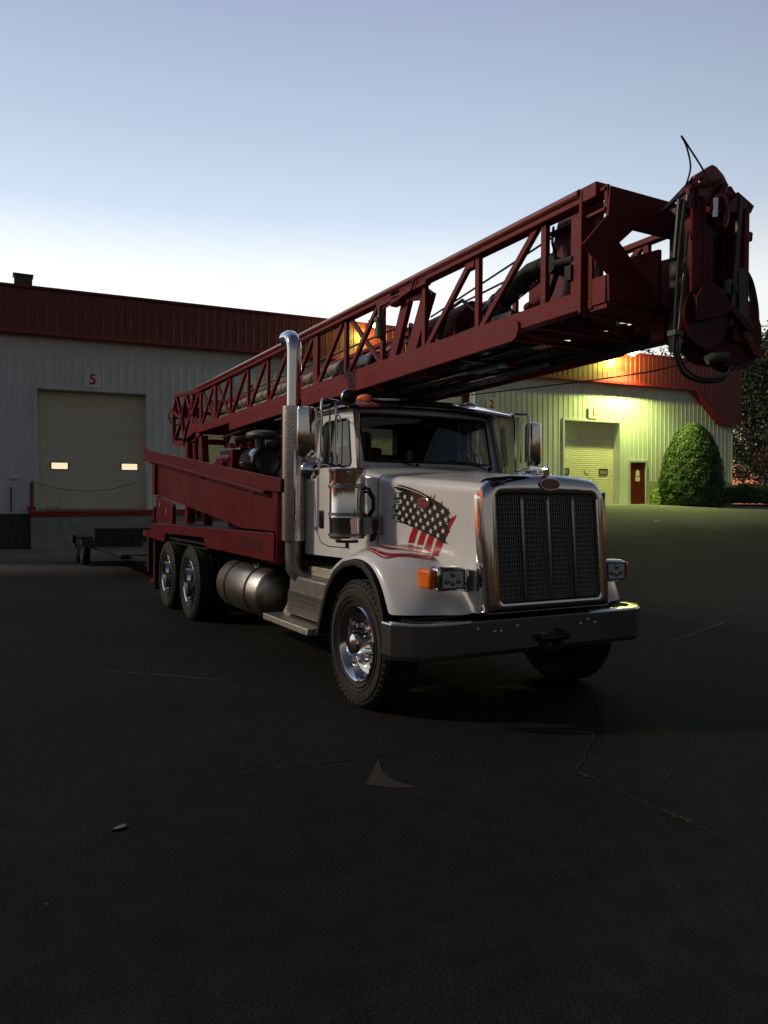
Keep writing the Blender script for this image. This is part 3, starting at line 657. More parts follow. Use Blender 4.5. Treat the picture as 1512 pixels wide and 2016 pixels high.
for (x, z) in stars:
    r = .028; pts = []
    for k in range(10):
        a = math.pi/2+k*math.pi/5+.15; q = r if k % 2 == 0 else r*.42; pts.append(HP(x+q*math.cos(a)*.95, z+q*math.sin(a), .0065))
    m_.add(pts, [tuple(range(10))])
tri(m_.build('flag_stars', flagwhite, hood))
m_ = MB(); arc = [(-.10, 1.846), (0, 1.833), (.1, 1.812), (.22, 1.782), (.30, 1.752)]
m_.grid([[HP(x, z-.004, .0065) for x, z in arc], [HP(x, z+.002, .0065) for x, z in arc]]); m_.build('flag_edge_line', flagwhite, hood)
# ---- fenders
def fender_rows(s):
    base = {1.205: [(-.52, 1.06), (-.44, 1.115), (-.32, 1.165), (-.17, 1.215), (-.02, 1.238), (.12, 1.235), (.25, 1.205), (.35, 1.14), (.43, 1.06), (.49, .97), (.53, .90), (.555, .845)],
            1.195: [(-.55, 1.08), (-.46, 1.14), (-.33, 1.19), (-.17, 1.24), (-.02, 1.265), (.13, 1.265), (.27, 1.235), (.385, 1.165), (.475, 1.08), (.54, .99), (.575, .915), (.60, .845)],
            1.13: [(-.62, 1.10), (-.5, 1.18), (-.35, 1.235), (-.17, 1.28), (0, 1.305), (.15, 1.305), (.29, 1.275), (.41, 1.205), (.51, 1.11), (.585, 1.01), (.635, .92), (.66, .845)],
            1.02: [(-.70, 1.13), (-.56, 1.215), (-.38, 1.275), (-.18, 1.32), (0, 1.34), (.16, 1.338), (.31, 1.31), (.45, 1.245), (.565, 1.15), (.65, 1.045), (.70, .94), (.72, .845)],
            .88: [(-.74, 1.16), (-.6, 1.235), (-.4, 1.29), (-.2, 1.33), (0, 1.352), (.17, 1.348), (.33, 1.32), (.47, 1.258), (.6, 1.165), (.695, 1.06), (.745, .955), (.76, .845)],
            .77: [(-.74, 1.17), (-.6, 1.235), (-.4, 1.29), (-.2, 1.33), (.0, 1.35), (.15, 1.348), (.3, 1.32), (.44, 1.255), (.57, 1.165), (.69, 1.06), (.78, .95), (.83, .845)],
            .60: [(-.74, 1.18), (-.6, 1.24), (-.4, 1.29), (-.2, 1.33), (.0, 1.345), (.13, 1.34), (.28, 1.31), (.42, 1.24), (.56, 1.15), (.69, 1.05), (.80, .94), (.87, .845)]}
    return [[(x, s*y, z) for x, z in v] for y, v in base.items()]
for s in (-1, 1):
    m_ = MB(); m_.grid(fender_rows(s)); fe = m_.build('fender', white, T, ang=80, sub=2)
    fl = MB(); ap = [(-.74, .50), (-.69, .62), (-.62, .78), (-.52, .95), (-.38, 1.09), (-.2, 1.18), (0, 1.215), (.17, 1.195), (.31, 1.12), (.42, .99), (.49, .84), (.53, .70)]
    c0 = Vector((-.08, 0, .5))
    rows = []
    for (k, y) in ((1.03, 1.20), (1.03, 1.235), (.985, 1.245), (.955, 1.235), (.95, .86)):
        rows.append([(c0.x+(x-c0.x)*k, s*y, c0.z+(z-c0.z)*k) for x, z in ap])
    fl.grid(rows); fl.build('fender_flare', rubber, fe, ang=50)
    fl = MB(); fl.grid([[(x, s*y, z) for x, z in [(.44, .84), (.49, .62), (.5, .5)]] for y in (.6, 1.2)]); fl.build('splash_guard', rubber, fe)
    if s == -1:
        dg = bpy.context.evaluated_depsgraph_get(); bpy.context.view_layer.update(); dg = bpy.context.evaluated_depsgraph_get()
        bv = BVHTree.FromObject(fe, dg)
        b = MB()
        def streak(path, w0, w1):
            rows = ([], [], [])
            P_ = [Vector(p) for p in path]; n = 30; L_ = []
            for i in range(n+1):
                tt = i/n*(len(P_)-1); k = min(int(tt), len(P_)-2); f = tt-k
                p0 = P_[max(k-1, 0)]; p1 = P_[k]; p2 = P_[k+1]; p3 = P_[min(k+2, len(P_)-1)]
                L_.append(.5*((2*p1)+(p2-p0)*f+(2*p0-5*p1+4*p2-p3)*f*f+(-p0+3*p1-3*p2+p3)*f**3))
            for i, q in enumerate(L_):
                d = (L_[min(i+1, n)]-L_[max(i-1, 0)]).normalized(); nn = Vector((-d.y, d.x)); w = w0+(w1-w0)*i/n
                for j, k in enumerate((-1, 0, 1)):
                    a = q+nn*w*k/2; h = bv.ray_cast(Vector((a.x, a.y, 2)), Vector((0, 0, -1)))
                    z = h[0].z if h[0] else 1.4
                    rows[j].append((a.x, a.y, z+.004))
            b.grid(rows)
        for k, (x0, w) in enumerate(((.11, .085), (.22, .085), (.32, .085), (.42, .08))):
            yy = -.79-.095*k
            streak([(x0, -.70), (x0-.01, -.745-.05*k), (x0-.08-.02*k, yy-.012), (-.12+.03*k, yy-.005), (-.46+.06*k, yy+.03)], w*.85, .004)
            streak([(x0-.03, -.74-.05*k), (x0-.10, yy-.035), (-.1+.05*k, yy-.045), (-.38+.07*k, yy-.025)], w*.30, .003)
        b.build('flag_stripes', flagred, fe)
    # headlight pod
    h = MB(); h.box(.74, .885, s*.72, s*.965, 1.035, 1.225); hl = h.build('headlight', chrome, T, bev=.03)
    h = MB(); h.ring([(s*.738, 1.055), (s*.947, 1.055), (s*.947, 1.205), (s*.738, 1.205)], [(s*.745, 1.065), (s*.94, 1.065), (s*.94, 1.195), (s*.745, 1.195)], 'x', .88, .905); h.build('bezel', blackgloss, hl, bev=.012)
    h = MB(); h.box(.885, .895, s*.745, s*.94, 1.065, 1.195); h.build('lens', mat('lamp_reflector', (.62, .62, .60), .3, coat=.6), hl)
    h = MB()
    for (yy, zz, r) in ((.843, 1.165, .024), (.79, 1.115, .024), (.843, 1.10, .022), (.895, 1.115, .024)):
        h.lathe([(r, 0), (r*.9, .006), (r*.3, .010), (.0005, .011)], (.895, s*yy, zz), 'x', 16)
    h.build('led_bulbs', clear, hl)
    h = MB(); h.box(.67, .86, s*.966, s*1.03, 1.055, 1.205); h.build('turn_signal', amber, hl, bev=.022)
    h = MB(); h.box(.77, .88, s*.635, s*.70, 1.02, 1.20); h.cyl((.83, s*.64, 1.06), (.83, s*.75, 1.06), .03, 12); h.build('bracket', chrome, hl, bev=.012)
# ---- cab
def cy(x, z): return .965-.125*max(0, min(1.15, (x+1.65)/1.05))-.05*max(0, (z-2.05)/.55)
def side(poly, s, d=0): return [(x, s*(cy(x, z)+d), z) for x, z in poly]
cab = bpy.data.objects.new('cab', None); col.objects.link(cab); cab.parent = T
win = [(-1.38, 2.05), (-1.35, 2.47), (-1.30, 2.50), (-.95, 2.51), (-.90, 2.48), (-.80, 2.08), (-.82, 2.05)]
outr = [(-1.65, 1.95), (-1.65, 2.62), (-1.3, 2.63), (-.95, 2.63), (-.86, 2.62), (-.70, 2.03), (-.69, 1.95)]
for s in (-1, 1):
    m_ = MB(); n = len(win)
    for (P_, d) in ((None, 0),):
        m_.add(side(outr, s)+side(win, s)+side(win, s, -.05), [(i, (i+1) % n, n+(i+1) % n, n+i) for i in range(n)]+[(n+i, n+(i+1) % n, 2*n+(i+1) % n, 2*n+i) for i in range(n)])
    low = [(-1.65, 1.17), (-1.2, 1.17), (-.72, 1.17), (-.64, 1.3), (-.60, 1.6), (-.62, 1.95), (-.69, 1.95), (-1.2, 1.95), (-1.65, 1.95)]
    lo = side(low, s); m_.add(lo, [tuple(range(len(lo)))])
    sh = m_.build('side_shell', white, cab, ang=25)
    m_ = MB(); w2 = side(win, s, -.02); m_.add(w2, [tuple(range(n))]); m_.build('side_window', glass, cab)
    # window rubber and door seam
    m_ = MB(); m_.tube(side(win, s, .002), .009, 6, closed=True); m_.build('window_seal', black, cab)
    seam = [(-.74, 2.6), (-.66, 2.05), (-.62, 1.6), (-.66, 1.32), (-.8, 1.27), (-1.2, 1.27), (-1.33, 1.30), (-1.42, 1.42), (-1.45, 1.7), (-1.45, 2.5), (-1.40, 2.57), (-1.0, 2.58), (-.83, 2.57)]
    m_ = MB(); m_.tube(side(seam, s, .001), .0045, 5, closed=True); m_.build('door_seam', black, cab)
    m_ = MB(); m_.add(side([(-1.36, 1.44), (-1.28, 1.44), (-1.28, 1.62), (-1.36, 1.62)], s, .004)+side([(-1.355, 1.45), (-1.285, 1.45), (-1.285, 1.61), (-1.355, 1.61)], s, .014), [(4, 5, 6, 7)]+[(i, (i+1) % 4, (i+1) % 4+4, i+4) for i in range(4)]); m_.build('door_handle', blackgloss, cab, bev=.008)
# back wall with two windows, floor
m_ = MB()
m_.ring([(-.93, 1.17), (.93, 1.17), (.90, 2.62), (-.90, 2.62)], [(-.62, 2.22), (.10, 2.22), (.10, 2.50), (-.62, 2.50)], 'x', -1.66, -1.62)
m_.build('back_wall', inner, cab)
MB().box(-1.645, -1.64, -.62, .10, 2.22, 2.50).build('rear_window', glass, cab)
m_ = MB(); m_.box(-1.65, -.4, -.8, .8, 1.15, 1.2); m_.build('floor', inner, cab)
# windshield frame and glass (slightly bowed)
def wsp(y, z, d=0):
    k = (z-2.05)/.55; return (-.66-.15*k-.10*(y/.75)**2+d, y, z)
wo_, wi_ = [], []
for (yy, zz) in [(-.83+1.66*i/12, 2.02) for i in range(13)]: wo_.append(wsp(yy, zz))
wo_ = [wsp(-.84+1.68*i/12, 2.0) for i in range(13)]+[wsp(.80-1.60*i/12, 2.615) for i in range(13)]
wi_ = [wsp(-.735+1.47*i/12, 2.095) for i in range(13)]+[wsp(.745-1.49*i/12, 2.555) for i in range(13)]
n = 26; m_ = MB(); m_.add(wo_+wi_, [(i, (i+1) % n, n+(i+1) % n, n+i) for i in range(n)]); m_.build('windshield_frame', white, cab, solid=.02)
m_ = MB(); m_.grid([[wsp(-.735+1.47*i/12, 2.095, -.012) for i in range(13)], [wsp(-.745+1.49*i/12, 2.555, -.012) for i in range(13)]]); ws = m_.build('windshield', glass, cab)
m_ = MB(); m_.tube([wsp(p[1], p[2], .012) for p in wi_], .012, 6, closed=True); m_.build('windshield_seal', black, cab)
for s, a, b_ in ((-1, (-.25, 2.05), (-.62, 2.13)), (1, (.62, 2.05), (.18, 2.12))):
    m_ = MB(); m_.tube([wsp(*a, .04), wsp((a[0]+b_[0])/2, (a[1]+b_[1])/2+.015, .035), wsp(*b_, .025)], .008, 6); m_.cyl((-.64, a[0], 2.035), (-.60, a[0], 2.06), .022, 10)
    m_.beam(wsp(b_[0]-.04, b_[1]-.005, .02), wsp(a[0]-.06, 2.10, .02), .006, .014); m_.build('wiper', black, cab)
# roof
rows = []
for x, dz in ((-1.67, -.035), (-1.62, 0), (-1.2, .035), (-.95, .03), (-.80, .01), (-.775, -.02)):
    row = []
    for i in range(17):
        t_ = -1+2*i/16; row.append((x, t_*.925, 2.605+(.10+dz)*(1-abs(t_)**4)))
    rows.append(row)
m_ = MB(); m_.grid(rows); m_.build('roof', white, cab, ang=60)
m_ = MB(); m_.grid([[(x, t_, z+.05*(1-(t_/.9)**2)) for t_ in [-.9+1.8*i/16 for i in range(17)]] for x, z in ((-.84, 2.668), (-.79, 2.665), (-.60, 2.60), (-.585, 2.575), (-.60, 2.572), (-.78, 2.59))]); m_.build('sun_visor', chrome, cab, ang=30)
for y, z in ((-.62, 2.72), (.62, 2.72)):
    m_ = MB(); m_.lathe([(.052, 0), (.056, .02), (.045, .045), (.02, .06), (.001, .063)], (-.86, y, z-.02), 'z', 16); m_.v = [(x_*1.0+(x_+.86)*.6, y_, z_) for x_, y_, z_ in m_.v]; m_.v = [((x_+.86)*1.25-1.0, y_+(y_-y)*.35, z_) for x_, y_, z_ in m_.v]; m_.build('roof_light', amber, cab)
m_ = MB(); m_.lathe([(.02, -.11), (.05, -.09), (.07, -.04), (.075, .0), (.07, .01)], (-.78, -.9, 2.69), 'x', 24); so_ = m_.build('spot_light', chrome, cab)
m_ = MB(); m_.lathe([(.07, .008), (.04, .02), (.001, .025)], (-.78, -.9, 2.69), 'x', 24); m_.build('lens', mat('dark_lens', (.03, .02, .02), .1), so_)
# interior
for y in (-.42, .42):
    m_ = MB(); m_.box(-1.5, -1.0, y-.24, y+.24, 1.55, 1.7); m_.box(-1.55, -1.42, y-.24, y+.24, 1.65, 2.28); m_.box(-1.54, -1.45, y-.13, y+.13, 2.26, 2.44); m_.build('seat', inner, cab, bev=.03)
m_ = MB(); m_.box(-.95, -.72, -.75, .75, 1.7, 2.05); m_.build('dashboard', inner, cab, bev=.03)
m_ = MB(); m_.tube([(-.98+.06*math.sin(a), .42+.2*math.cos(a), 2.06+.19*math.sin(a)) for a in [k*math.pi/12 for k in range(24)]], .013, 6, closed=True); m_.cyl((-.8, .42, 1.95), (-.98, .42, 2.06), .02, 8); m_.build('steering_wheel', black, cab)
m_ = MB(); m_.box(-.9, -.82, -.06, .06, 2.44, 2.5); m_.build('visor_console', inner, cab)
m_ = MB(); m_.box(-1.55, -.85, -.85, .85, 2.60, 2.62); m_.build('headliner', inner, cab)
# grab handle + far quarter panel glass
m_ = MB(); m_.tube([(-1.30, -.985, 2.55), (-1.0, -.97, 2.56), (-.86, -.96, 2.52), (-.80, -.96, 2.44), (-.76, -.98, 2.15), (-.74, -1.0, 2.03)], .009, 8); m_.build('rain_gutter', black, cab)
MB().prism([(-.86, 2.07), (-.86, 2.5), (-.80, 2.53), (-.72, 2.1)], 'y', .93, .938).build('wind_deflector', glass, cab)
# ---- mirrors
for s in (-1, 1):
    mi = MB(); zt, zb_ = 2.545, 2.10; yo = 1.40 if s < 0 else 1.16
    rows = []
    for z, k in ((zb_, .55), (zb_+.02, .9), (zb_+.06, 1), (zt-.03, 1), (zt-.008, .92), (zt, .6)):
        rows.append([(-.60+.065*k*math.sin(a)*(1 if math.sin(a) > 0 else .35), s*yo+.098*k*math.cos(a), z) for a in [2*math.pi*i/24 for i in range(24)]])
    mi.grid(rows, close=True); mi.add(rows[0], [tuple(range(24))]); mi.add(rows[-1], [tuple(range(24))])
    mo = mi.build('side_mirror', chrome, T, ang=50)
    MB().box(-.629, -.626, s*yo-.085, s*yo+.085, zb_+.03, zt-.03).build('mirror_glass', mat('mirror_face', (.8, .8, .8), .02, metal=1), mo)
    a = MB(); xo = -.55; yi = s*(yo-.11); yj = s*(yo-.27)
    a.tube([(xo, s*yo-s*.02, 2.035), (xo+.01, s*(yo-.06), 2.03), (xo+.02, yi, 2.06), (xo+.02, yi, 2.12), (xo+.02, yi, 2.58), (xo, yi+(-s)*.02, 2.62), (xo-.05, yj, 2.62), (-.72, s*.93, 2.60)], .013, 8)
    a.tube([(xo+.02, yi, 2.05), (xo, yj, 2.03), (xo, yj, 2.1), (xo-.02, yj, 2.56), (xo-.04, yj, 2.60)], .013, 8)
    a.tube([(xo, yj, 2.04), (-.60, s*.98, 2.0), (-.62, s*.86, 1.97)], .013, 8)
    a.tube([(xo, s*(yo-.2), 2.12), (xo, s*(yo-.2), 2.53), (xo, s*(yo-.18), 2.55)], .008, 8)
    a.build('mirror_bracket', chrome, mo)
    cvx = MB(); cvx.lathe([(.001, .045), (.05, .035), (.085, .01), (.095, -.02), (.085, -.03)], (-.56, s*(yo-.03), 1.985), 'x', 28); cvx.build('convex_mirror', chrome, mo, ang=60)
# ---- air cleaners
for s in (-1, 1):
    a = MB(); cx, cy_ = -.45, s*1.07
    pr = [(.12, 1.37), (.13, 1.375), (.155, 1.385), (.157, 1.40), (.160, 1.55), (.165, 1.56), (.165, 1.575), (.16, 1.585), (.16, 1.83), (.168, 1.84), (.168, 1.855), (.162, 1.865), (.162, 1.965), (.167, 1.97), (.167, 1.995), (.155, 2.005), (.001, 2.01)]
    a.lathe(pr, (cx, cy_, 0), 'z', 48); ac = a.build('air_cleaner', chrome, T, ang=30)
    a = MB(); a.lathe([(.1, 0), (.105, .01), (.1, .02), (.001, .02)], (cx, cy_, 1.345), 'z', 24); a.cyl((cx, cy_, 1.30), (cx, cy_, 1.35), .018, 8); a.build('drain_cup', darkmetal, ac)
    for z in (1.415, 1.60, 1.84):
        a = MB(); a.lathe([(.166, -.012), (.17, -.011), (.17, .011), (.166, .012)], (cx, cy_, z), 'z', 48); a.box(cx-.19, cx-.16, cy_-.015, cy_+.015, z-.012, z+.012); a.build('band', grey, ac)
    a = MB(); a.box(-.42, -.28, s*.80, s*.99, 1.42, 1.58); a.build('mounting_bracket', grey, ac, bev=.01)
    a = MB(); a.tube([(-.40, s*.97, 1.84), (-.30, s*.93, 1.82), (-.25, s*.91, 1.74), (-.25, s*.91, 1.64), (-.30, s*.93, 1.57), (-.40, s*.97, 1.55)], .014, 8); a.tube([(-.42, s*.95, 1.81), (-.33, s*.92, 1.79), (-.29, s*.90, 1.73), (-.29, s*.90, 1.65), (-.33, s*.92, 1.59), (-.42, s*.95, 1.57)], .012, 8); a.build('intake_hose', rubber, ac)
    a = MB(); a.prism([(-.36, 1.35), (-.29, 1.37), (-.24, 1.52), (-.26, 1.56), (-.30, 1.53)], 'y', s*.90, s*.86); a.build('hood_latch', rubber, ac, bev=.01)
# ---- exhausts
for s in (-1, 1):
    x, y = -1.68, s*1.085
    a = MB(); pts = [(x, y, .98), (x, y, 3.24), (x-.004, y, 3.29), (x-.02, y, 3.335), (x-.05, y, 3.375), (x-.09, y, 3.40), (x-.14, y, 3.41), (x-.22, y, 3.41)]
    a.tube([(x+.0, y, 1.0)]+pts[1:], .078, 28, cap=False); ex = a.build('exhaust_stack', chrome, T, ang=60)
    a = MB(); a.lathe([(.078, 1.30), (.12, 1.305), (.122, 2.68), (.078, 2.685)], (x, y, 0), 'z', 40); sh = a.build('heat_shield', shield, ex, ang=40)
    a = MB()
    for i in range(60):
        z = 1.40+i*.0203
        for k in range(16):
            an = 2*math.pi*(k+(.5 if i % 2 else 0))/16
            p = Vector((x+.1225*math.cos(an), y+.1225*math.sin(an), z)); tdir = Vector((-math.sin(an), math.cos(an), 0)); nd = Vector((math.cos(an), math.sin(an), 0))
            a.add([p-tdir*.014, p-Vector((0, 0, .0035))+nd*.001, p+tdir*.014, p+Vector((0, 0, .0035))+nd*.001], [(0, 1, 2, 3)])
    a.build('slots', mat('slot_dark', (.03, .025, .025), .6), sh)
    a = MB(); a.tube([(x+.12, y-s*-.03, 1.55), (x+.17, y+s*.05, 1.55), (x+.175, y+s*.05, 1.6), (x+.175, y+s*.05, 2.2), (x+.15, y+s*.04, 2.26), (x+.11, y+s*.03, 2.26)], .016, 10); a.build('grab_handle', chrome, ex)
    a = MB(); a.tube([(x, y, 1.32), (x, y, 1.12), (x+.02, y*.99, 1.0), (x+.06, y*.95, .93), (x+.1, y*.85, .90), (x+.1, y*.6, .9)], .082, 20); a.build('elbow_pipe', grey, ex)
    # ---- fuel tank
    a = MB(); a.lathe([(.001, -4.03), (.2, -4.02), (.29, -3.99), (.31, -3.96), (.31, -2.52), (.29, -2.49), (.2, -2.45), (.001, -2.43)], (0, s*.90, .65), 'x', 48)
    ft = a.build('fuel_tank', alu, T, ang=50)
    for xx in (-3.63, -2.86):
        a = MB(); a.lathe([(.312, -.035), (.317, -.03), (.317, .03), (.312, .035)], (xx, s*.90, .65), 'x', 48); a.build('strap', mat('strap_steel', (.05, .048, .045), .45, metal=.8), ft)
    a = MB(); a.cyl((-3.0, s*.98, .94), (-3.0, s*1.0, .99), .05, 16); a.build('filler_cap', chrome, ft)
    # ---- steps
    a = MB(); a.prism([(s*.70, .56), (s*1.13, .56), (s*1.10, .80), (s*1.09, .93), (s*1.07, .95), (s*.70, .95)], 'x', -1.74, -.80); st = a.build('battery_box', mat('box_aluminium', (.2, .19, .17), .5, metal=.9, noise=.25), T, bev=.008)
    a = MB()
    for i in range(9): a.beam((-1.72, s*1.128-s*.0016*i, .60+.024*i), (-.82, s*1.128-s*.0016*i, .60+.024*i), .02, .010)
    for i in range(4):
        for k in range(7): a.box(-1.68+k*.12+(i % 2)*.05, -1.62+k*.12+(i % 2)*.05, s*1.132, s*1.142, .62+i*.05, .626+i*.05)
    a.build('louvres', alu, st)
    a = MB(); a.box(-1.98, -.80, s*1.02, s*1.30, .47, .535); a.build('lower_step', tread, T, bev=.008)
    a = MB(); a.box(-1.62, -.92, s*.72, s*.95, .95, 1.05); a.build('upper_step', tread, T, bev=.008)
    a = MB(); a.prism([(-2.0, .50), (-1.76, .50), (-1.76, .72)], 'y', s*1.04, s*1.08); a.build('step_gusset', tread, T)
    # mud flaps
    a = MB(); a.box(-7.42, -7.40, s*.70, s*1.23, .22, 1.02); a.build('mud_flap', rubber, T)
# ---- drill deck
for s in (-1, 1):
    a = MB(); a.prism([(-7.34, 2.35), (-1.87, 1.80), (-1.88, 1.39), (-2.92, 1.39), (-7.34, 1.80)], 'y', s*1.16, s*1.205); bp_ = a.build('bed_side_panel', red, T, bev=.006)
    a = MB(); a.prism([(-8.46, 2.73), (-7.77, 2.56), (-1.66, 1.94), (-1.66, 1.80), (-2.04, 1.82), (-8.1, 2.44)], 'y', s*1.215, s*1.235); a.build('top_rail', red, bp_, bev=.004)
    a = MB(); a.beam((-8.1, s*1.24, 2.43), (-2.03, s*1.24, 1.80), .09, .035); a.beam((-7.9, s*1.2, 2.36), (-2.0, s*1.2, 1.76), .05, .03); a.build('rail_flange', red, bp_, bev=.004)
    a = MB(); a.box(-7.42, -7.34, s*1.14, s*1.25, 1.80, 2.36); a.box(-7.9, -7.42, s*1.12, s*1.17, 1.82, 2.42); a.build('rear_stanchion', red, bp_, bev=.004)
    a = MB(); a.box(-4.7, -4.2, s*1.235, s*1.26, 2.02, 2.05); a.box(-2.6, -2.35, s*1.22, s*1.25, 1.80, 1.84); a.build('lashing_hooks', black, bp_, bev=.004)
    a = MB(); a.prism([(-7.45, 1.345), (-7.45, 1.79), (-6.35, 1.66), (-6.30, 1.62), (-6.30, 1.345)], 'y', s*1.15, s*1.205); a.build('tool_box', red, T, bev=.008)
    a = MB(); a.prism([(-7.76, 1.315), (-1.88, 1.375), (-1.88, 1.07), (-4.41, 1.085), (-4.54, 1.21), (-6.72, 1.185), (-6.79, 1.045), (-8.31, 1.07), (-8.31, 1.18), (-7.76, 1.2)], 'y', s*1.17, s*1.22); lr = a.build('lower_side_rail', red, T, bev=.006)
    a = MB(); a.box(-8.335, -8.31, s*1.17, s*1.22, 1.09, 1.17); a.build('marker_plate', mat('reflector_pink', (.55, .35, .3), .4), lr)
    a = MB(); a.box(-7.2, -7.06, s*1.222, s*1.225, 1.48, 1.62); 
    text('lettering', 'GEFCO  50K', .15, mat('decal_dark', (.03, .004, .005), .5), lr, frame_mtx((-2.58, s*1.2225, 1.215), (-s*1.0, 0, 0), (0, 0, 1)), .001, bold=.004)
    a = MB(); a.beam((-6.5, s*.9, 1.05), (-4.6, s*.9, 1.05), .5, .02); a.box(-7.6, -4.4, s*.6, s*1.16, 1.10, 1.13); a.build('wheel_arch_liner', black, T)
    a = MB()
    for (x, z, w) in ((-7.2, 1.66, .06), (-6.75, 1.55, .05)):
        for i in range(3): a.box(x, x+w*(1-.3*i), s*1.2055, s*1.207, z-.03*i, z-.03*i+.012)
    a.build('warning_sticker', signw, T)
a = MB(); a.box(-1.88, -1.84, -.9, .9, 1.31, 1.75); a.build('front_partition', black, T); a = MB(); a.box(-1.90, -1.84, -1.2, -.9, 1.06, 1.8); a.box(-1.90, -1.84, .9, 1.2, 1.06, 1.8); a.prism([(-1.2, 1.8), (-1.2, 1.93), (-1.05, 1.93), (-1.0, 1.8)], 'x', -1.9, -1.84); split(a, 'front_bulkhead', red, T, bev=.006)
a = MB(); a.box(-8.3, -1.9, -1.17, 1.17, 1.28, 1.31); a.build('deck_floor', black, T)
a = MB(); a.box(-6.25, -2.9, -.35, .75, 1.31, 2.25); a.box(-4.9, -3.0, -.7, .3, 1.31, 2.0); a.box(-6.2, -5.2, -.5, .5, 1.9, 2.5); a.box(-2.8, -2.0, -.5, .6, 1.31, 2.1); a.build('engine_housing', black, T, bev=.03)
a = MB(); a.box(-5.0, -4.6, -.95, -.7, 1.95, 2.25); a.cyl((-5.0, -.85, 2.28), (-4.4, -.85, 2.28), .07, 14); a.box(-4.5, -4.3, -.9, -.75, 1.9, 2.4); a.build('hydraulic_tank', red, T, bev=.01)
a = MB(); a.lathe([(.001, -.55), (.17, -.54), (.195, -.5), (.2, -.03), (.19, 0), (.165, .005), (.16, -.03)], (-3.3, -.77, 2.20), 'x', 36); a.cyl((-3.55, -.77, 2.36), (-3.55, -.77, 2.50), .07, 18); cp = a.build('engine_air_filter', blackgloss, T, ang=45)
a = MB(); a.lathe([(.158, .0), (.07, -.035), (.02, -.03), (.02, .0), (.001, .005)], (-3.3, -.77, 2.20), 'x', 36); a.build('end_cap', mat('filter_grey', (.12, .12, .12), .3, metal=.6), cp)
a = MB(); a.lathe([(.001, 0), (.2, 0), (.22, .03), (.2, .07), (.12, .1), (.001, .11)], (-3.6, -.72, 2.50), 'z', 30); a.build('pre_cleaner', mat('cap_grey', (.10, .11, .09), .5), cp)
MB().box(-3.80, -3.78, -.9, -.86, 2.21, 2.27).build('decal', signw, cp)
a = MB(); a.box(-8.75, -8.35, -1.15, 1.15, .86, .94); a.box(-8.35, -8.2, -1.16, -.7, .45, 1.05); a.box(-8.35, -8.2, .7, 1.16, .45, 1.05); a.beam((-8.75, -1.05, .9), (-8.75, -1.05, .5), .06, .06); a.box(-8.7, -8.6, -1.12, 1.12, .5, .56); a.beam((-8.75, 1.05, .9), (-8.75, 1.05, .5), .06, .06); split(a, 'rear_bumper', black, T)
for y in (-1.0, 1.0):
    a = MB(); a.box(-8.15, -7.95, y-.1, y+.1, .32, 1.3); a.cyl((-8.05, y, .26), (-8.05, y, .32), .17, 20); a.build('levelling_jack', red, T, bev=.01)
a = MB(); a.box(-8.4, -7.8, -.9, .9, 1.2, 1.32); a.build('rear_deck_beam', red, T)
a = MB()
for (x, z) in ((-8.0, 1.6), (-8.25, 1.35)): a.cyl((x, -1.1, 1.3), (x, -1.1, z), .03, 8)
a.build('control_levers', red, T)

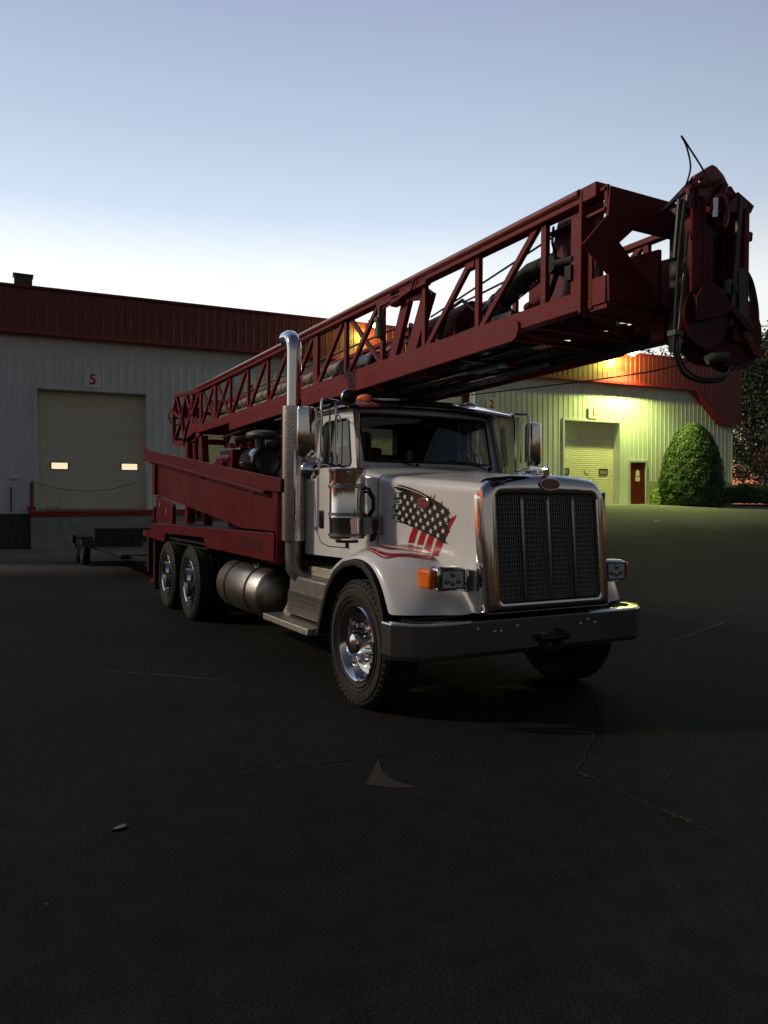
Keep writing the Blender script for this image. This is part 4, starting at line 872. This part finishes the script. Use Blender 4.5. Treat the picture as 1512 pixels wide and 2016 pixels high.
# ---- mast
mast = bpy.data.objects.new('mast', None); col.objects.link(mast); mast.parent = T
def sl_(x): return .012*(x-1.5)
def Mp(x, y, z): return (x, y, z+sl_(x))
XT = [1.51, .72, -.08, -.85, -1.65, -2.43, -3.2, -4.0, -4.8, -5.62, -6.42, -7.25]
for s in (-1, 1):
    y = s*.5
    near = s < 0
    a = MB(); a.beam(Mp(-7.3, y, 3.705), Mp(2.05, y, 3.705), .10 if near else .07, .10 if near else .05)
    a.build('top_chord', mastred, mast, bev=.008)
    if near: a = MB(); a.cyl(Mp(-7.3, y-.045, 3.725), Mp(1.9, y-.045, 3.725), .03, 14); a.build('top_pipe', mat('pipe_red_gloss', (.24, .05, .022), .25, coat=.4, noise=.3, nscale=6), mast)
    a = MB(); a.beam(Mp(-7.3, y, 3.03), Mp(1.9, y, 3.03), .09, .13); a.build('bottom_chord', mastred, mast, bev=.006)
    a = MB(); a.prism([(-5.5, 3.035+sl_(-5.5)), (1.24, 3.045+sl_(1.2)), (1.29, 3.02), (1.30, 2.96), (1.27, 2.905), (1.22, 2.885), (-5.5, 2.845+sl_(-5.5)), (-5.5, 2.93+sl_(-5.5))], 'y', y+s*.046, y+s*.064); a.build('outer_rail', mastred, mast, bev=.006)
    for i, x in enumerate(XT):
        a = MB(); w = .055 if i not in (5, 10, 11) else .12
        a.beam(Mp(x, y, 3.08), Mp(x, y, 3.70), .04, w, (1, 0, 0)); a.build('post', mastred, mast, bev=.004)
    for i in range(len(XT)-1):
        x1, x0 = XT[i], XT[i+1]
        a = MB()
        if i == 2 and near:
            a.beam(Mp(-.39, y+.03, 3.68), Mp(-.70, y+.03, 3.08), .05, .13, (1, 0, .5)); a.beam(Mp(-.08, y+.05, 3.6), Mp(-.39, y+.05, 3.08), .05, .16, (1, 0, .5))
            a.prism([(-.60, 3.62), (-.08, 3.62), (-.12, 3.5), (-.33, 3.54)], 'y', y+.01, y+.03)
        else:
            a.beam(Mp(x1-.05, y, 3.69), Mp(x0+.05, y, 3.09), .038, .05, (1, 0, 0))
            if i in (3, 9, 10) or (i == 4 and not near): a.beam(Mp(x0+.05, y+.01, 3.69), Mp(x1-.05, y+.01, 3.09), .03, .045, (1, 0, 0))
        a.build('diagonal_brace', mastred, mast, bev=.003)
    if near:
        a = MB(); a.box(.55, .68, y-.02, y+.04, 3.58, 3.68); a.box(-.62, -.45, y-.05, y+.02, 3.54, 3.67); a.beam((-.9, y-.02, 3.62), (.0, y-.02, 3.64), .06, .07); a.tube([(-.75, y-.06, 3.55), (-.5, y-.07, 3.56), (-.2, y-.07, 3.6), (-.15, y-.07, 3.68)], .012, 6); split(a, 'guide_bracket', mastred, mast, bev=.005)
        a = MB(); a.cyl((-.86, y-.03, 3.30), (-.86, y-.03, 3.46), .05, 16); a.cyl((-.86, y-.03, 3.46), (-.86, y-.03, 3.60), .022, 10); a.cyl((-.86, y-.03, 3.45), (-.86, y-.03, 3.49), .058, 16); a.build('fitting', mat('fitting_green', (.06, .07, .05), .4), mast)
for i in range(8):
    x = -5.2+i*.8; a = MB(); a.beam(Mp(x, -.44, 2.915), Mp(x, .44, 2.915), .045, .035); a.build('belly_crossbar', mastred, mast, bev=.004)
for y in (-.28, .02, .3):
    a = MB(); a.beam(Mp(-5.4, y, 2.925), Mp(.95, y, 2.925), .03, .03); a.build('belly_stringer', black, mast)
a = MB(); a.cyl(Mp(-3.5, -.12, 2.89), Mp(.6, -.12, 2.89), .022, 10); a.cyl(Mp(-1.2, .18, 2.88), Mp(.8, .18, 2.88), .03, 10); a.build('belly_pipe', darkmetal, mast)
# tail end
for s in (-1, 1):
    y = s*.5; a = MB()
    nodes = dict(a=(-7.25, 3.60), b=(-7.7, 3.60), c=(-8.9, 3.68), d=(-9.15, 3.40), e=(-9.1, 2.80), f=(-8.3, 2.74), g=(-7.25, 2.87), h=(-8.2, 3.62), i=(-7.8, 3.2), k=(-8.5, 3.2))
    for p, q, w in (('a', 'b', .09), ('b', 'c', .07), ('c', 'd', .07), ('d', 'e', .07), ('e', 'f', .10), ('f', 'g', .12), ('a', 'i', .07), ('b', 'i', .05), ('i', 'g', .07), ('h', 'i', .06), ('h', 'k', .05), ('k', 'd', .05), ('k', 'f', .06), ('i', 'f', .09), ('k', 'e', .05), ('c', 'k', .05), ('b', 'f', .05)):
        a.beam((nodes[p][0], y, nodes[p][1]), (nodes[q][0], y, nodes[q][1]), .06, w, (1, 0, .01))
    a.prism([(-8.35, 2.72), (-7.5, 2.74), (-7.45, 2.95), (-7.65, 3.12), (-8.0, 3.15), (-8.3, 2.95)], 'y', y-.03, y+.03)
    a.build('tail_frame', mastred, mast, bev=.004)
    a = MB(); a.beam((-7.95, y, 2.75), (-7.95, y, 1.3), .14, .16); a.beam((-7.3, y*.9, 2.8), (-7.0, y*.9, 1.3), .12, .16); a.cyl((-7.6, y, 2.7), (-7.4, y, 1.4), .05, 10); split(a, 'pivot_post', mastred, mast, bev=.005)
a = MB(); a.beam((-9.1, -.5, 2.85), (-9.1, .5, 2.85), .08, .1); a.beam((-9.1, -.5, 3.4), (-9.1, .5, 3.4), .06, .06); a.beam((-7.4, -.5, 2.9), (-7.4, .5, 2.9), .08, .1); split(a, 'tail_crossbar', mastred, mast)
a = MB(); c0 = Vector((-9.45, -.35, 3.36)); a.tube([c0+Vector((.06*math.sin(k*math.pi/12), .17*math.cos(k*math.pi/12), .17*math.sin(k*math.pi/12))) for k in range(24)], .014, 6, closed=True)
for k in range(4): a.cyl(c0, c0+Vector((.06*math.sin(k*1.57+.4), .17*math.cos(k*1.57+.4), .17*math.sin(k*1.57+.4))), .008, 6)
a.build('hand_wheel', black, mast); a = MB(); a.cyl((-9.5, -.35, 3.36), (-9.1, -.35, 3.4), .06, 12); a.box(-9.2, -9.0, -.5, 0, 3.3, 3.5); a.build('reel_drive', mastred, mast)
# underside
a = MB(); rows = []
for i in range(90):
    x = -5.6+i*6.5/89; rows.append([Mp(x, -.44+.88*j/10, 2.95+.016*math.sin(x*7+j*.8)*math.sin(j*1.3+x*3.1)+.008*math.sin(x*17+j*2)) for j in range(11)])
a.grid(rows); a.build('belly_panel', mat('belly_black', (.016, .010, .010), .38, coat=.15, noise=.6), mast, ang=80)
a = MB()
for x in (-7, -6.4, -5.8): a.beam(Mp(x, -.45, 2.99), Mp(x, .45, 2.99), .07, .07)
for x, w in ((1.02, .04), (1.40, .06), (1.86, .08)): a.beam(Mp(x, -.45, 2.98), Mp(x, .45, 2.98), w, .05)
a.beam(Mp(.9, -.40, 2.99), Mp(1.3, .1, 2.99), .05, .05); a.beam(Mp(1.35, .45, 2.99), Mp(1.75, -.1, 2.99), .05, .05); a.beam(Mp(1.35, -.45, 3.0), Mp(1.6, .2, 3.0), .045, .05)
split(a, 'cross_brace', mastred, mast, bev=.004)
a = MB(); a.cyl((-6.5, -.1, 2.70), (-2.2, -.1, 2.72), .06, 14); a.cyl((-3.6, -.55, 2.74), (-1.9, -.55, 2.76), .018, 10); a.cyl((-6.6, .2, 2.5), (-2.6, .2, 2.82), .09, 14); a.cyl((-6.3, -.4, 2.72), (-3.9, -.4, 2.80), .02, 8); a.build('lift_cylinder', darkmetal, mast)
a = MB(); a.beam((-5.6, .5, 2.84), (1.9, .5, 2.955), .12, .06); a.cyl((-1.6, .60, 2.885), (2.15, .59, 2.95), .028, 12); a.build('far_rail', black, mast)
a = MB()
for y in (-.45, .45): a.beam((-2.2, y, 1.3), (-2.2, y, 2.85), .1, .1)
a.beam((-2.2, -.5, 2.8), (-2.2, .5, 2.8), .1, .12); a.build('mast_rest', mastred, T, bev=.005)
# contents: drill pipes, rotary head, hoses, cables
for (y, z, x0, x1, r) in ((-.20, 3.17, -6.9, -2.55, .085), (.02, 3.17, -6.9, -2.55, .085), (-.12, 3.345, -7.0, -2.5, .085), (.22, 3.18, -6.9, -2.6, .085)):
    a = MB(); pts = []; rs = []; n = int((x1-x0)/.35)
    for i in range(n+1):
        x = x0+(x1-x0)*i/n; pts += [Mp(x-.04, y, z), Mp(x-.035, y, z), Mp(x+.035, y, z), Mp(x+.04, y, z)]; rs += [r*.9, r, r, r*.9]
    a.tube(pts, rs, 18); a.build('drill_pipe', pipem, mast, ang=30)
a = MB(); a.cyl((-2.2, .05, 3.25), (-1.95, .05, 3.25), .16, 20); a.cyl((-2.35, .05, 3.25), (-1.75, .05, 3.25), .06, 14); a.box(-1.75, -1.5, -.15, .25, 3.1, 3.3); a.build('spindle', darkmetal, mast, bev=.005)
a = MB(); a.cyl((-1.35, .2, 3.3), (-.9, .2, 3.34), .13, 18); a.cyl((-.95, .1, 3.28), (.02, .1, 3.32), .19, 26); a.box(-.75, .02, -.25, .35, 3.1, 3.36); a.box(.02, .1, -.12, .3, 3.12, 3.45); a.cyl((.1, .1, 3.3), (.35, .1, 3.32), .09, 16); a.build('rotary_head', mastred, mast, bev=.012)
a = MB(); a.cyl((.14, -.02, 3.30), (.42, -.02, 3.44), .085, 16); a.cyl((.2, -.02, 3.33), (.26, -.02, 3.36), .115, 16); a.cyl((.34, -.02, 3.40), (.38, -.02, 3.42), .11, 16)
for k in range(6): a.cyl((.16, -.02+.1*math.cos(k), 3.31+.1*math.sin(k)), (.42, -.02+.1*math.cos(k), 3.44+.1*math.sin(k)), .012, 6)
a.build('swivel', grey, mast)
a = MB(); a.tube([(.4, -.02, 3.43), (.6, -.05, 3.5), (.85, -.08, 3.56), (1.1, -.05, 3.58), (1.3, 0, 3.5), (1.4, .05, 3.3), (1.3, .1, 3.14)], .075, 14); hose_ = a.build('mud_hose', rubber, mast)
a = MB()
for k in range(16):
    for sg in (-1, 1):
        a.tube([(.45+.55*i/12, -.03-.04*i/12+.079*math.cos(sg*i*.8+k*.39), 3.445+.12*i/12+.079*math.sin(sg*i*.8+k*.39)) for i in range(13)], .0028, 4, cap=False)
a.build('hose_sleeve', mat('sleeve_wire', (.1, .1, .1), .4, metal=.5), hose_)
a = MB(); a.prism([(-.9, 3.1), (-.85, 3.42), (.05, 3.46), (.3, 3.40), (.38, 3.3), (1.25, 3.34), (1.3, 3.1)], 'y', .12, .40); a.cyl((-.7, -.1, 3.36), (.1, -.1, 3.40), .10, 18); a.cyl((.4, .25, 3.4), (1.0, .25, 3.52), .05, 12); a.build('feed_carriage', MATS['crown_red'] if 'crown_red' in MATS else mat('crown_red', (.12, .010, .016), .55, spec=.2, noise=.2), mast, bev=.01)
a = MB(); a.box(.3, 1.28, -.28, .32, 3.08, 3.17); a.box(.45, .75, -.2, .2, 3.17, 3.26); a.cyl((-.2, .3, 3.22), (1.3, .3, 3.24), .045, 12); a.build('carriage', darkmetal, mast, bev=.01)
a = MB(); a.box(.42, .8, .25, .30, 3.3, 3.72); a.box(.5, .9, -.0, .3, 3.12, 3.2); a.build('guide_plate', mastred, mast)
a = MB(); a.tube([(-1.2, .1, 3.2), (-1.0, -.1, 3.35), (-.7, -.28, 3.42), (-.45, -.3, 3.3), (-.3, -.3, 3.14)], .022, 8); a.tube([(-.2, -.3, 3.12), (.0, -.32, 3.4), (.2, -.3, 3.45), (.35, -.2, 3.3), (.6, -.2, 3.12)], .018, 8); a.tube([(-.6, -.34, 3.12), (-.4, -.35, 3.2), (0, -.36, 3.13), (.5, -.36, 3.15), (1.2, -.36, 3.14)], .016, 8)
a.tube([(-2.3, -.3, 3.12), (-1.9, -.33, 3.22), (-1.6, -.34, 3.15), (-1.2, -.3, 3.2), (-.9, -.32, 3.14)], .018, 8); split(a, 'hydraulic_hose', rubber, mast)
a = MB(); a.prism([(-1.45, 3.1), (-1.38, 3.1), (-1.25, 3.24), (-1.3, 3.28)], 'y', -.40, -.34); a.tube([(-1.2, -.35, 3.12), (-1.05, -.35, 3.22), (-.95, -.35, 3.24)], .016, 8); a.build('latch_lever', grey, mast, bev=.005)
for (p, q, r) in (((-.62, -.1, 3.50), (1.45, -.1, 3.80), .009), ((-.05, -.1, 3.52), (1.5, -.1, 3.62), .009), ((-6.8, .1, 3.52), (-1.5, .1, 3.62), .012), ((-6.8, 0, 3.36), (-1.4, .2, 3.46), .012), ((-2.5, .3, 3.35), (-.8, .3, 3.42), .008)):
    a = MB(); a.cyl(p, q, r, 6); a.build('wire_rope', darkmetal, mast)
# inner crown plates
a = MB(); a.prism([(1.90, 3.72), (1.48, 3.72), (1.44, 3.6), (1.31, 3.09), (1.90, 3.09)], 'y', -.36, -.33); a.box(1.42, 1.80, -.42, -.05, 3.62, 3.635); a.build('crown_web', red, mast, bev=.004)
a = MB(); a.box(1.78, 1.90, -.512, -.49, 3.1, 3.62)
a.build('hinge_strip', mastred, mast, bev=.004)
a = MB(); a.cyl((1.55, -.5, 3.37), (1.55, -.36, 3.37), .06, 18); a.cyl((1.58, -.48, 3.37), (1.80, -.5, 3.34), .025, 10); a.tube([(1.55, -.42, 3.38), (1.50, -.43, 3.55), (1.50, -.42, 3.66)], .01, 6); a.tube([(1.56, -.42, 3.36), (1.50, -.44, 3.2), (1.42, -.44, 3.10)], .02, 8); a.box(1.74, 1.80, -.53, -.49, 3.2, 3.3); a.build('lock_pin', rubber, mast)
# crown block
cr_ = bpy.data.objects.new('crown_block', None); col.objects.link(cr_); cr_.parent = T
a = MB(); a.box(1.90, 1.925, -.555, -.44, 2.95, 3.745); a.box(1.90, 1.925, -.44, -.36, 3.64, 3.745); a.box(1.90, 1.925, .44, .56, 2.965, 3.77); split(a, 'end_flange', mastred, cr_, bev=.003)
a = MB(); 
for s in (-1, 1):
    y = s*.5
    a.beam((1.92, y, 3.70), (2.10, y, 3.705), .05, .022); a.beam((1.92, y, 3.57), (2.10, y, 3.575), .05, .022); a.beam((2.095, y, 3.55), (2.095, y, 3.73), .03, .022, (0, 1, 0)); a.beam((1.97, y, 3.44), (2.10, y, 3.50), .05, .02)
    a.box(1.98, 2.10, y-.012, y+.012, 2.985, 3.16); a.box(1.925, 1.98, y-.012, y+.012, 2.97, 3.4)
split(a, 'side_frame', mastred, cr_, bev=.003)
outer = [(-.5, 3.715), (.5, 3.715), (.51, 3.54), (.72, 3.32), (.51, 3.15), (.5, 2.98), (-.5, 2.99), (-.505, 3.16), (-.72, 3.315), (-.515, 3.53)]
innr = [(-.27, 3.475), (.27, 3.475), (.34, 3.43), (.41, 3.36), (.28, 3.2), (.06, 3.02), (-.02, 3.02), (-.12, 3.13), (-.42, 3.365), (-.35, 3.42)]
innr = [(-.29, 3.475), (.27, 3.475), (.34, 3.43), (.41, 3.36), (.28, 3.2), (.10, 3.02), (.0, 3.02), (-.13, 3.13), (-.415, 3.37), (-.355, 3.42)]
a = MB(); a.ring(outer, innr, 'x', 2.10, 2.125); a.build('front_plate', mat('crown_red', (.12, .010, .016), .55, spec=.2, noise=.2), cr_, bev=.003)
a = MB(); a.box(1.93, 2.10, -.5, .5, 2.955, 2.985); split(a, 'crown_box', mastred, cr_)
a = MB(); a.prism([(1.62, 3.45), (2.05, 3.42), (2.05, 3.0), (1.72, 3.0), (1.62, 3.15)], 'y', .26, .30); a.prism([(1.62, 3.45), (2.05, 3.42), (2.05, 3.0), (1.72, 3.0), (1.62, 3.15)], 'y', .02, .05); a.box(2.0, 2.12, .0, .5, 2.80, 2.98); split(a, 'sheave_plate', mastred, cr_, bev=.004)
for (x, y, z, r) in ((1.85, .38, 3.16, .16), (2.02, .34, 2.90, .12)):
    a = MB(); a.lathe([(.03, -.03), (r*.9, -.028), (r, -.03), (r*.93, 0), (r, .03), (r*.9, .028), (.03, .03)], (x, y, z), 'y', 32); a.build('sheave', darkmetal, cr_)
# tool head hung on the crown
hd = bpy.data.objects.new('tilting_head', None); col.objects.link(hd); hd.parent = T
a = MB()
a.prism([(2.31, 3.62), (2.33, 3.72), (2.42, 3.70), (2.42, 2.78), (2.33, 2.72)], 'y', -.085, -.045)
a.prism([(2.30, 3.60), (2.36, 3.68), (2.42, 3.64), (2.42, 2.74), (2.26, 2.70)], 'y', .0, .03)
a.box(2.36, 2.415, -.045, .03, 2.8, 3.62)
a.build('near_side_plate', MATS['crown_red'], hd, bev=.006)
a = MB(); a.box(2.33, 2.38, .045, .15, 2.72, 3.42); a.build('inner_plate', MATS['crown_red'], hd, bev=.006)
a = MB(); a.prism([(2.20, 3.50), (2.32, 3.66), (2.42, 3.66), (2.42, 2.80), (2.2, 2.76)], 'y', .40, .45); a.box(2.28, 2.40, .33, .43, 2.78, 3.5); a.build('far_side_plate', mastred, hd, bev=.006)
a = MB(); a.box(2.2, 2.30, -.05, .42, 2.7, 3.62); a.build('head_core', black, hd)
a = MB(); a.beam((2.44, .33, 3.70), (2.44, .24, 2.86), .02, .035, (0, 1, 0)); a.beam((2.44, .34, 3.24), (2.44, .36, 2.86), .015, .07, (0, 1, 0)); a.build('strap_bars', mat('bar_grey', (.05, .048, .043), .5), hd)
# top lug with hole
n = 16; c = (.02, 3.70)
out_ = [(-.10, 3.60), (-.075, 3.72), (-.02, 3.79), (.06, 3.84), (.13, 3.885), (.17, 3.88), (.24, 3.84), (.285, 3.79), (.28, 3.74), (.20, 3.66), (.06, 3.61), (-.02, 3.60)]
in_ = [(.005, 3.735), (.0, 3.755), (.012, 3.772), (.02, 3.78), (.032, 3.783), (.042, 3.782), (.05, 3.777), (.055, 3.765), (.054, 3.75), (.045, 3.738), (.03, 3.732), (.015, 3.732)]
a = MB(); a.ring(out_, in_, 'x', 2.34, 2.38); a.build('top_lug', mat('lug_red', (.26, .035, .025), .45, noise=.2), hd, bev=.004)
a = MB(); a.prism([(-.12, 3.66), (-.02, 3.70), (.16, 3.76), (.16, 3.79), (.02, 3.74), (-.13, 3.69)], 'x', 2.36, 2.43); a.prism([(.09, 3.62), (.19, 3.77), (.24, 3.77), (.15, 3.62)], 'x', 2.36, 2.42); a.box(2.34, 2.42, -.13, -.06, 3.55, 3.68); a.build('lug_flange', MATS['crown_red'], hd, bev=.004)
a = MB(); a.lathe([(.03, -.03), (.15, -.03), (.16, 0), (.15, .03), (.03, .03)], (2.30, .34, 3.66), 'x', 28); a.prism([(.26, 3.62), (.31, 3.80), (.37, 3.81), (.45, 3.74), (.48, 3.62), (.42, 3.55), (.3, 3.55)], 'x', 2.3, 2.34); a.build('top_sheave', mastred, hd, bev=.004)
a = MB(); a.prism([(.20, 3.60), (.30, 3.69), (.36, 3.69), (.40, 3.66), (.36, 3.62), (.24, 3.575)], 'x', 2.36, 2.44); a.build('sheave_guard', mat('guard_red', (.14, .02, .018), .5), hd, bev=.004)
a = MB(); a.beam((2.34, .38, 3.74), (2.36, .52, 3.665), .07, .06); a.beam((2.34, .40, 3.52), (2.34, .56, 3.50), .05, .06); split(a, 'stop_arm', mastred, hd, bev=.006)
a = MB(); a.tube([(2.46, .1+.07*math.cos(k*.4), 3.63+.10*math.sin(k*.4)-.08) for k in range(-3, 9)], .016, 8); a.build('snap_hook', mat('hook_red', (.2, .03, .03), .4), hd)
a = MB(); a.cyl((2.47, .045, 3.62), (2.47, .04, 3.50), .018, 10); a.build('swivel_link', chrome, hd)
# lower sheaves
for (x, y, z, r, t0, nm) in ((2.42, -.0, 2.885, .20, .03, 'lower_sheave'), (2.30, .43, 2.85, .25, .05, 'lower_sheave')):
    a = MB(); a.lathe([(.03, -t0), (r*.86, -t0), (r, -t0*1.1), (r*.9, 0), (r, t0*1.1), (r*.86, t0), (.03, t0)], (x, y, z), 'x', 40); a.build(nm, mat('sheave_red', (.06, .004, .008), .5, spec=.2), hd)
a = MB(); a.prism([(-.13, 2.98), (-.08, 3.05), (.02, 3.085), (.11, 3.06), (.17, 2.99), (.18, 2.93), (.06, 2.88), (-.14, 2.83)], 'x', 2.44, 2.49); a.prism([(.15, 2.97), (.18, 2.99), (.40, 2.89), (.42, 2.84), (.36, 2.83)], 'x', 2.44, 2.48)
a.build('sheave_cover', mat('cover_red', (.06, .004, .007), .55, spec=.2), hd, bev=.006)
a = MB(); a.prism([(.02, 2.80), (.64, 2.86), (.65, 2.77), (.58, 2.69), (.46, 2.635), (.20, 2.635), (.12, 2.66), (.05, 2.73)], 'x', 2.20, 2.36); a.build('lower_housing', mat('housing_red', (.07, .005, .008), .6, spec=.2), hd, bev=.01)
a = MB(); a.prism([(.40, 2.86), (.52, 2.83), (.60, 2.75), (.66, 2.77), (.64, 2.70), (.55, 2.70), (.46, 2.80)], 'x', 2.30, 2.40); a.build('hose_bracket', mastred, hd)
a = MB(); a.tube([(2.5, .12, 2.64), (2.5, .0, 2.62), (2.48, -.03, 2.60)], .03, 10); a.build('hose_nozzle', mat('nozzle_green', (.10, .11, .07), .4), hd)
a = MB(); a.cyl((2.44, .20, 3.14), (2.44, .20, 3.05), .03, 12); a.cyl((2.47, .24, 3.12), (2.47, .24, 3.06), .02, 10); a.build('hydraulic_motor', darkmetal, hd)
# hoses and loose wires
def smooth(P_, n=8):
    P_ = [Vector(p) for p in P_]; o = []
    for k in range(len(P_)-1):
        p0 = P_[max(k-1, 0)]; p1 = P_[k]; p2 = P_[k+1]; p3 = P_[min(k+2, len(P_)-1)]
        for i in range(n):
            f = i/n; o.append(.5*((2*p1)+(p2-p0)*f+(2*p0-5*p1+4*p2-p3)*f*f+(-p0+3*p1-3*p2+p3)*f**3))
    return o+[P_[-1]]
def hose(P_, r, m=rubber, nm='hydraulic_hose'):
    a = MB(); a.tube(smooth(P_), r, 8); return a.build(nm, m, hd)
hose([(2.42, -.17, 3.58), (2.5, -.27, 3.50), (2.5, -.31, 3.2), (2.5, -.34, 2.75), (2.5, -.34, 2.62), (2.5, -.26, 2.50), (2.5, -.1, 2.465), (2.48, .13, 2.50), (2.4, .3, 2.60)], .0125)
hose([(2.42, -.14, 3.40), (2.5, -.26, 3.15), (2.5, -.30, 2.8), (2.5, -.31, 2.64), (2.5, -.24, 2.53), (2.5, -.1, 2.485), (2.48, .13, 2.52), (2.4, .3, 2.62)], .008, darkmetal)
hose([(2.3, .47, 3.30), (2.3, .56, 3.28), (2.3, .63, 3.20), (2.3, .68, 3.04), (2.3, .68, 2.9), (2.3, .66, 2.82)], .026)
hose([(2.3, .46, 3.50), (2.3, .50, 3.40), (2.3, .54, 3.2), (2.3, .585, 2.98), (2.3, .60, 2.86)], .006)
hose([(2.44, -.19, 3.66), (2.45, -.16, 3.78), (2.45, -.20, 3.90), (2.45, -.245, 3.95), (2.45, -.18, 3.90), (2.45, -.06, 3.80), (2.46, .01, 3.70), (2.47, .04, 3.62)], .0055, nm='wire_loop')
hose([(2.3, .45, 2.93), (2.3, .58, 2.92), (2.3, .66, 2.9)], .014)
a = MB()
for (z0, z1, r, y) in ((3.50, 3.58, .017, -.235), (3.12, 3.18, .020, -.30)): a.cyl((2.49, y, z0), (2.49, y+.01, z1), r, 12)
a.cyl((2.2, -.18, 3.55), (2.44, -.20, 3.62), .012, 8); a.cyl((2.12, -.05, 3.62), (2.4, -.08, 3.74), .012, 8); a.box(2.46, 2.52, -.36, -.29, 2.72, 2.75); split(a, 'hose_fitting', darkmetal, hd)
a = MB(); a.cyl((2.45, -.285, 3.2), (2.45, -.25, 3.56), .02, 12); a.build('small_cylinder', black, hd)
a = MB(); a.cyl((2.44, -.125, 3.0), (2.44, -.125, 3.56), .012, 8); a.cyl((2.46, -.12, 2.96), (2.46, -.12, 3.0), .018, 10); a.build('guide_rod', mastred, hd)
hose([(-1.3, .60, 2.855), (0, .60, 2.79), (1.0, .60, 2.745), (1.7, .55, 2.73), (2.3, .3, 2.75), (2.45, -.1, 2.76)], .0055, nm='tag_line')

# ================================================================== small things on the yard
patchm = mat('patch_brown', (.024, .018, .014), .9, noise=.3, nscale=30); scuffm = mat('scuff_grey', (.021, .020, .018), .9, noise=.5, nscale=25)
b = MB(); b.add([(x, y, .0042) for x, y in ((1.247, -1.662), (1.453, -1.748), (1.60, -1.775), (1.70, -1.75), (1.816, -1.676), (1.738, -1.842), (1.616, -1.949), (1.444, -1.805))], [tuple(range(7))]); tag(tri(b.build('ground_patch', patchm)), kind='structure')  # brown curved patch laid flat on the asphalt
strip(wiggle((-.94, 3.66), (-1.66, 5.6), 10, .02), .03, 'scuff_mark', scuffm)
strip(wiggle((1.13, -.49), (1.49, .05), 8, .01), .02, 'scuff_mark', scuffm)
strip(wiggle((-2.4, -2.9), (-1.4, -1.9), 8, .03), .02, 'scuff_mark', scuffm)
strip(wiggle((1.40, .10), (2.06, -.66), 14, .015), .010, 'ground_crack', crackm)
strip(wiggle((2.06, -.66), (3.3, -.68), 24, .02), .008, 'ground_crack', crackm)
strip(wiggle((1.09, -2.6), (1.2, -1.2), 20, .02), .007, 'ground_crack', crackm)
strip(wiggle((1.85, .8), (2.45, -.35), 16, .01), .004, 'ground_crack', crackm)
def weeds(p, q, n, name='crack_weeds'):
    b = MB()
    for _ in range(n):
        f = random.random(); x = p[0]+(q[0]-p[0])*f+random.gauss(0, .008); y = p[1]+(q[1]-p[1])*f+random.gauss(0, .008)
        a = random.uniform(0, 6.28); l = random.uniform(.008, .025)
        b.add([(x, y, .004), (x+.006*math.cos(a), y+.006*math.sin(a), .004), (x+l*math.cos(a+.5), y+l*math.sin(a+.5), .004+l*.5)], [(0, 1, 2)])
    tag(b.build(name, weedm), 'dry weeds growing out of a crack in the asphalt', 'weeds', kind='stuff')
weeds((2.74, -.70), (2.92, -.66), 160); weeds((2.06, -.66), (2.16, -.68), 60)
def leaf(x, y, l, label, m):
    b = MB(); n = 8; top = []
    for i in range(n+1):
        f = i/n; w = l*.22*math.sin(math.pi*f)**.7+.001; top.append([(f*l-l/2, w*(1+.2*math.sin(i*3)), .004+.012*f*f), (f*l-l/2, 0, .008), (f*l-l/2, -w, .006+.01*(1-f))])
    b.grid(top); o = b.build('fallen_leaf', m, solid=.001); o.location = (x, y, 0); o.rotation_euler = (0, 0, 1.9); tag(o, label, 'leaf')
leaf(1.574, -3.371, .10, 'pale curled leaf lying alone on the dark asphalt at the lower left', mat('leaf_pale', (.14, .13, .08), .8))
t = MB().box(-.02, .02, -.009, .009, .002, .012); o = t.build('foil_scrap', mat('foil', (.8, .8, .5), .2, metal=1), bev=.003); o.location = (.03, -.93, 0); tag(o, 'tiny shiny scrap of foil on the ground by the front tyre', 'litter')
t = MB().box(-.09, .09, -.12, .12, .0, .01); o = t.build('paper_scrap', signw, bev=.002); q = (-14.7, 18.9); o.location = (q[0], q[1], ground_z(*q)+.005); tag(o, 'small white paper scrap on the green-lit yard', 'litter')
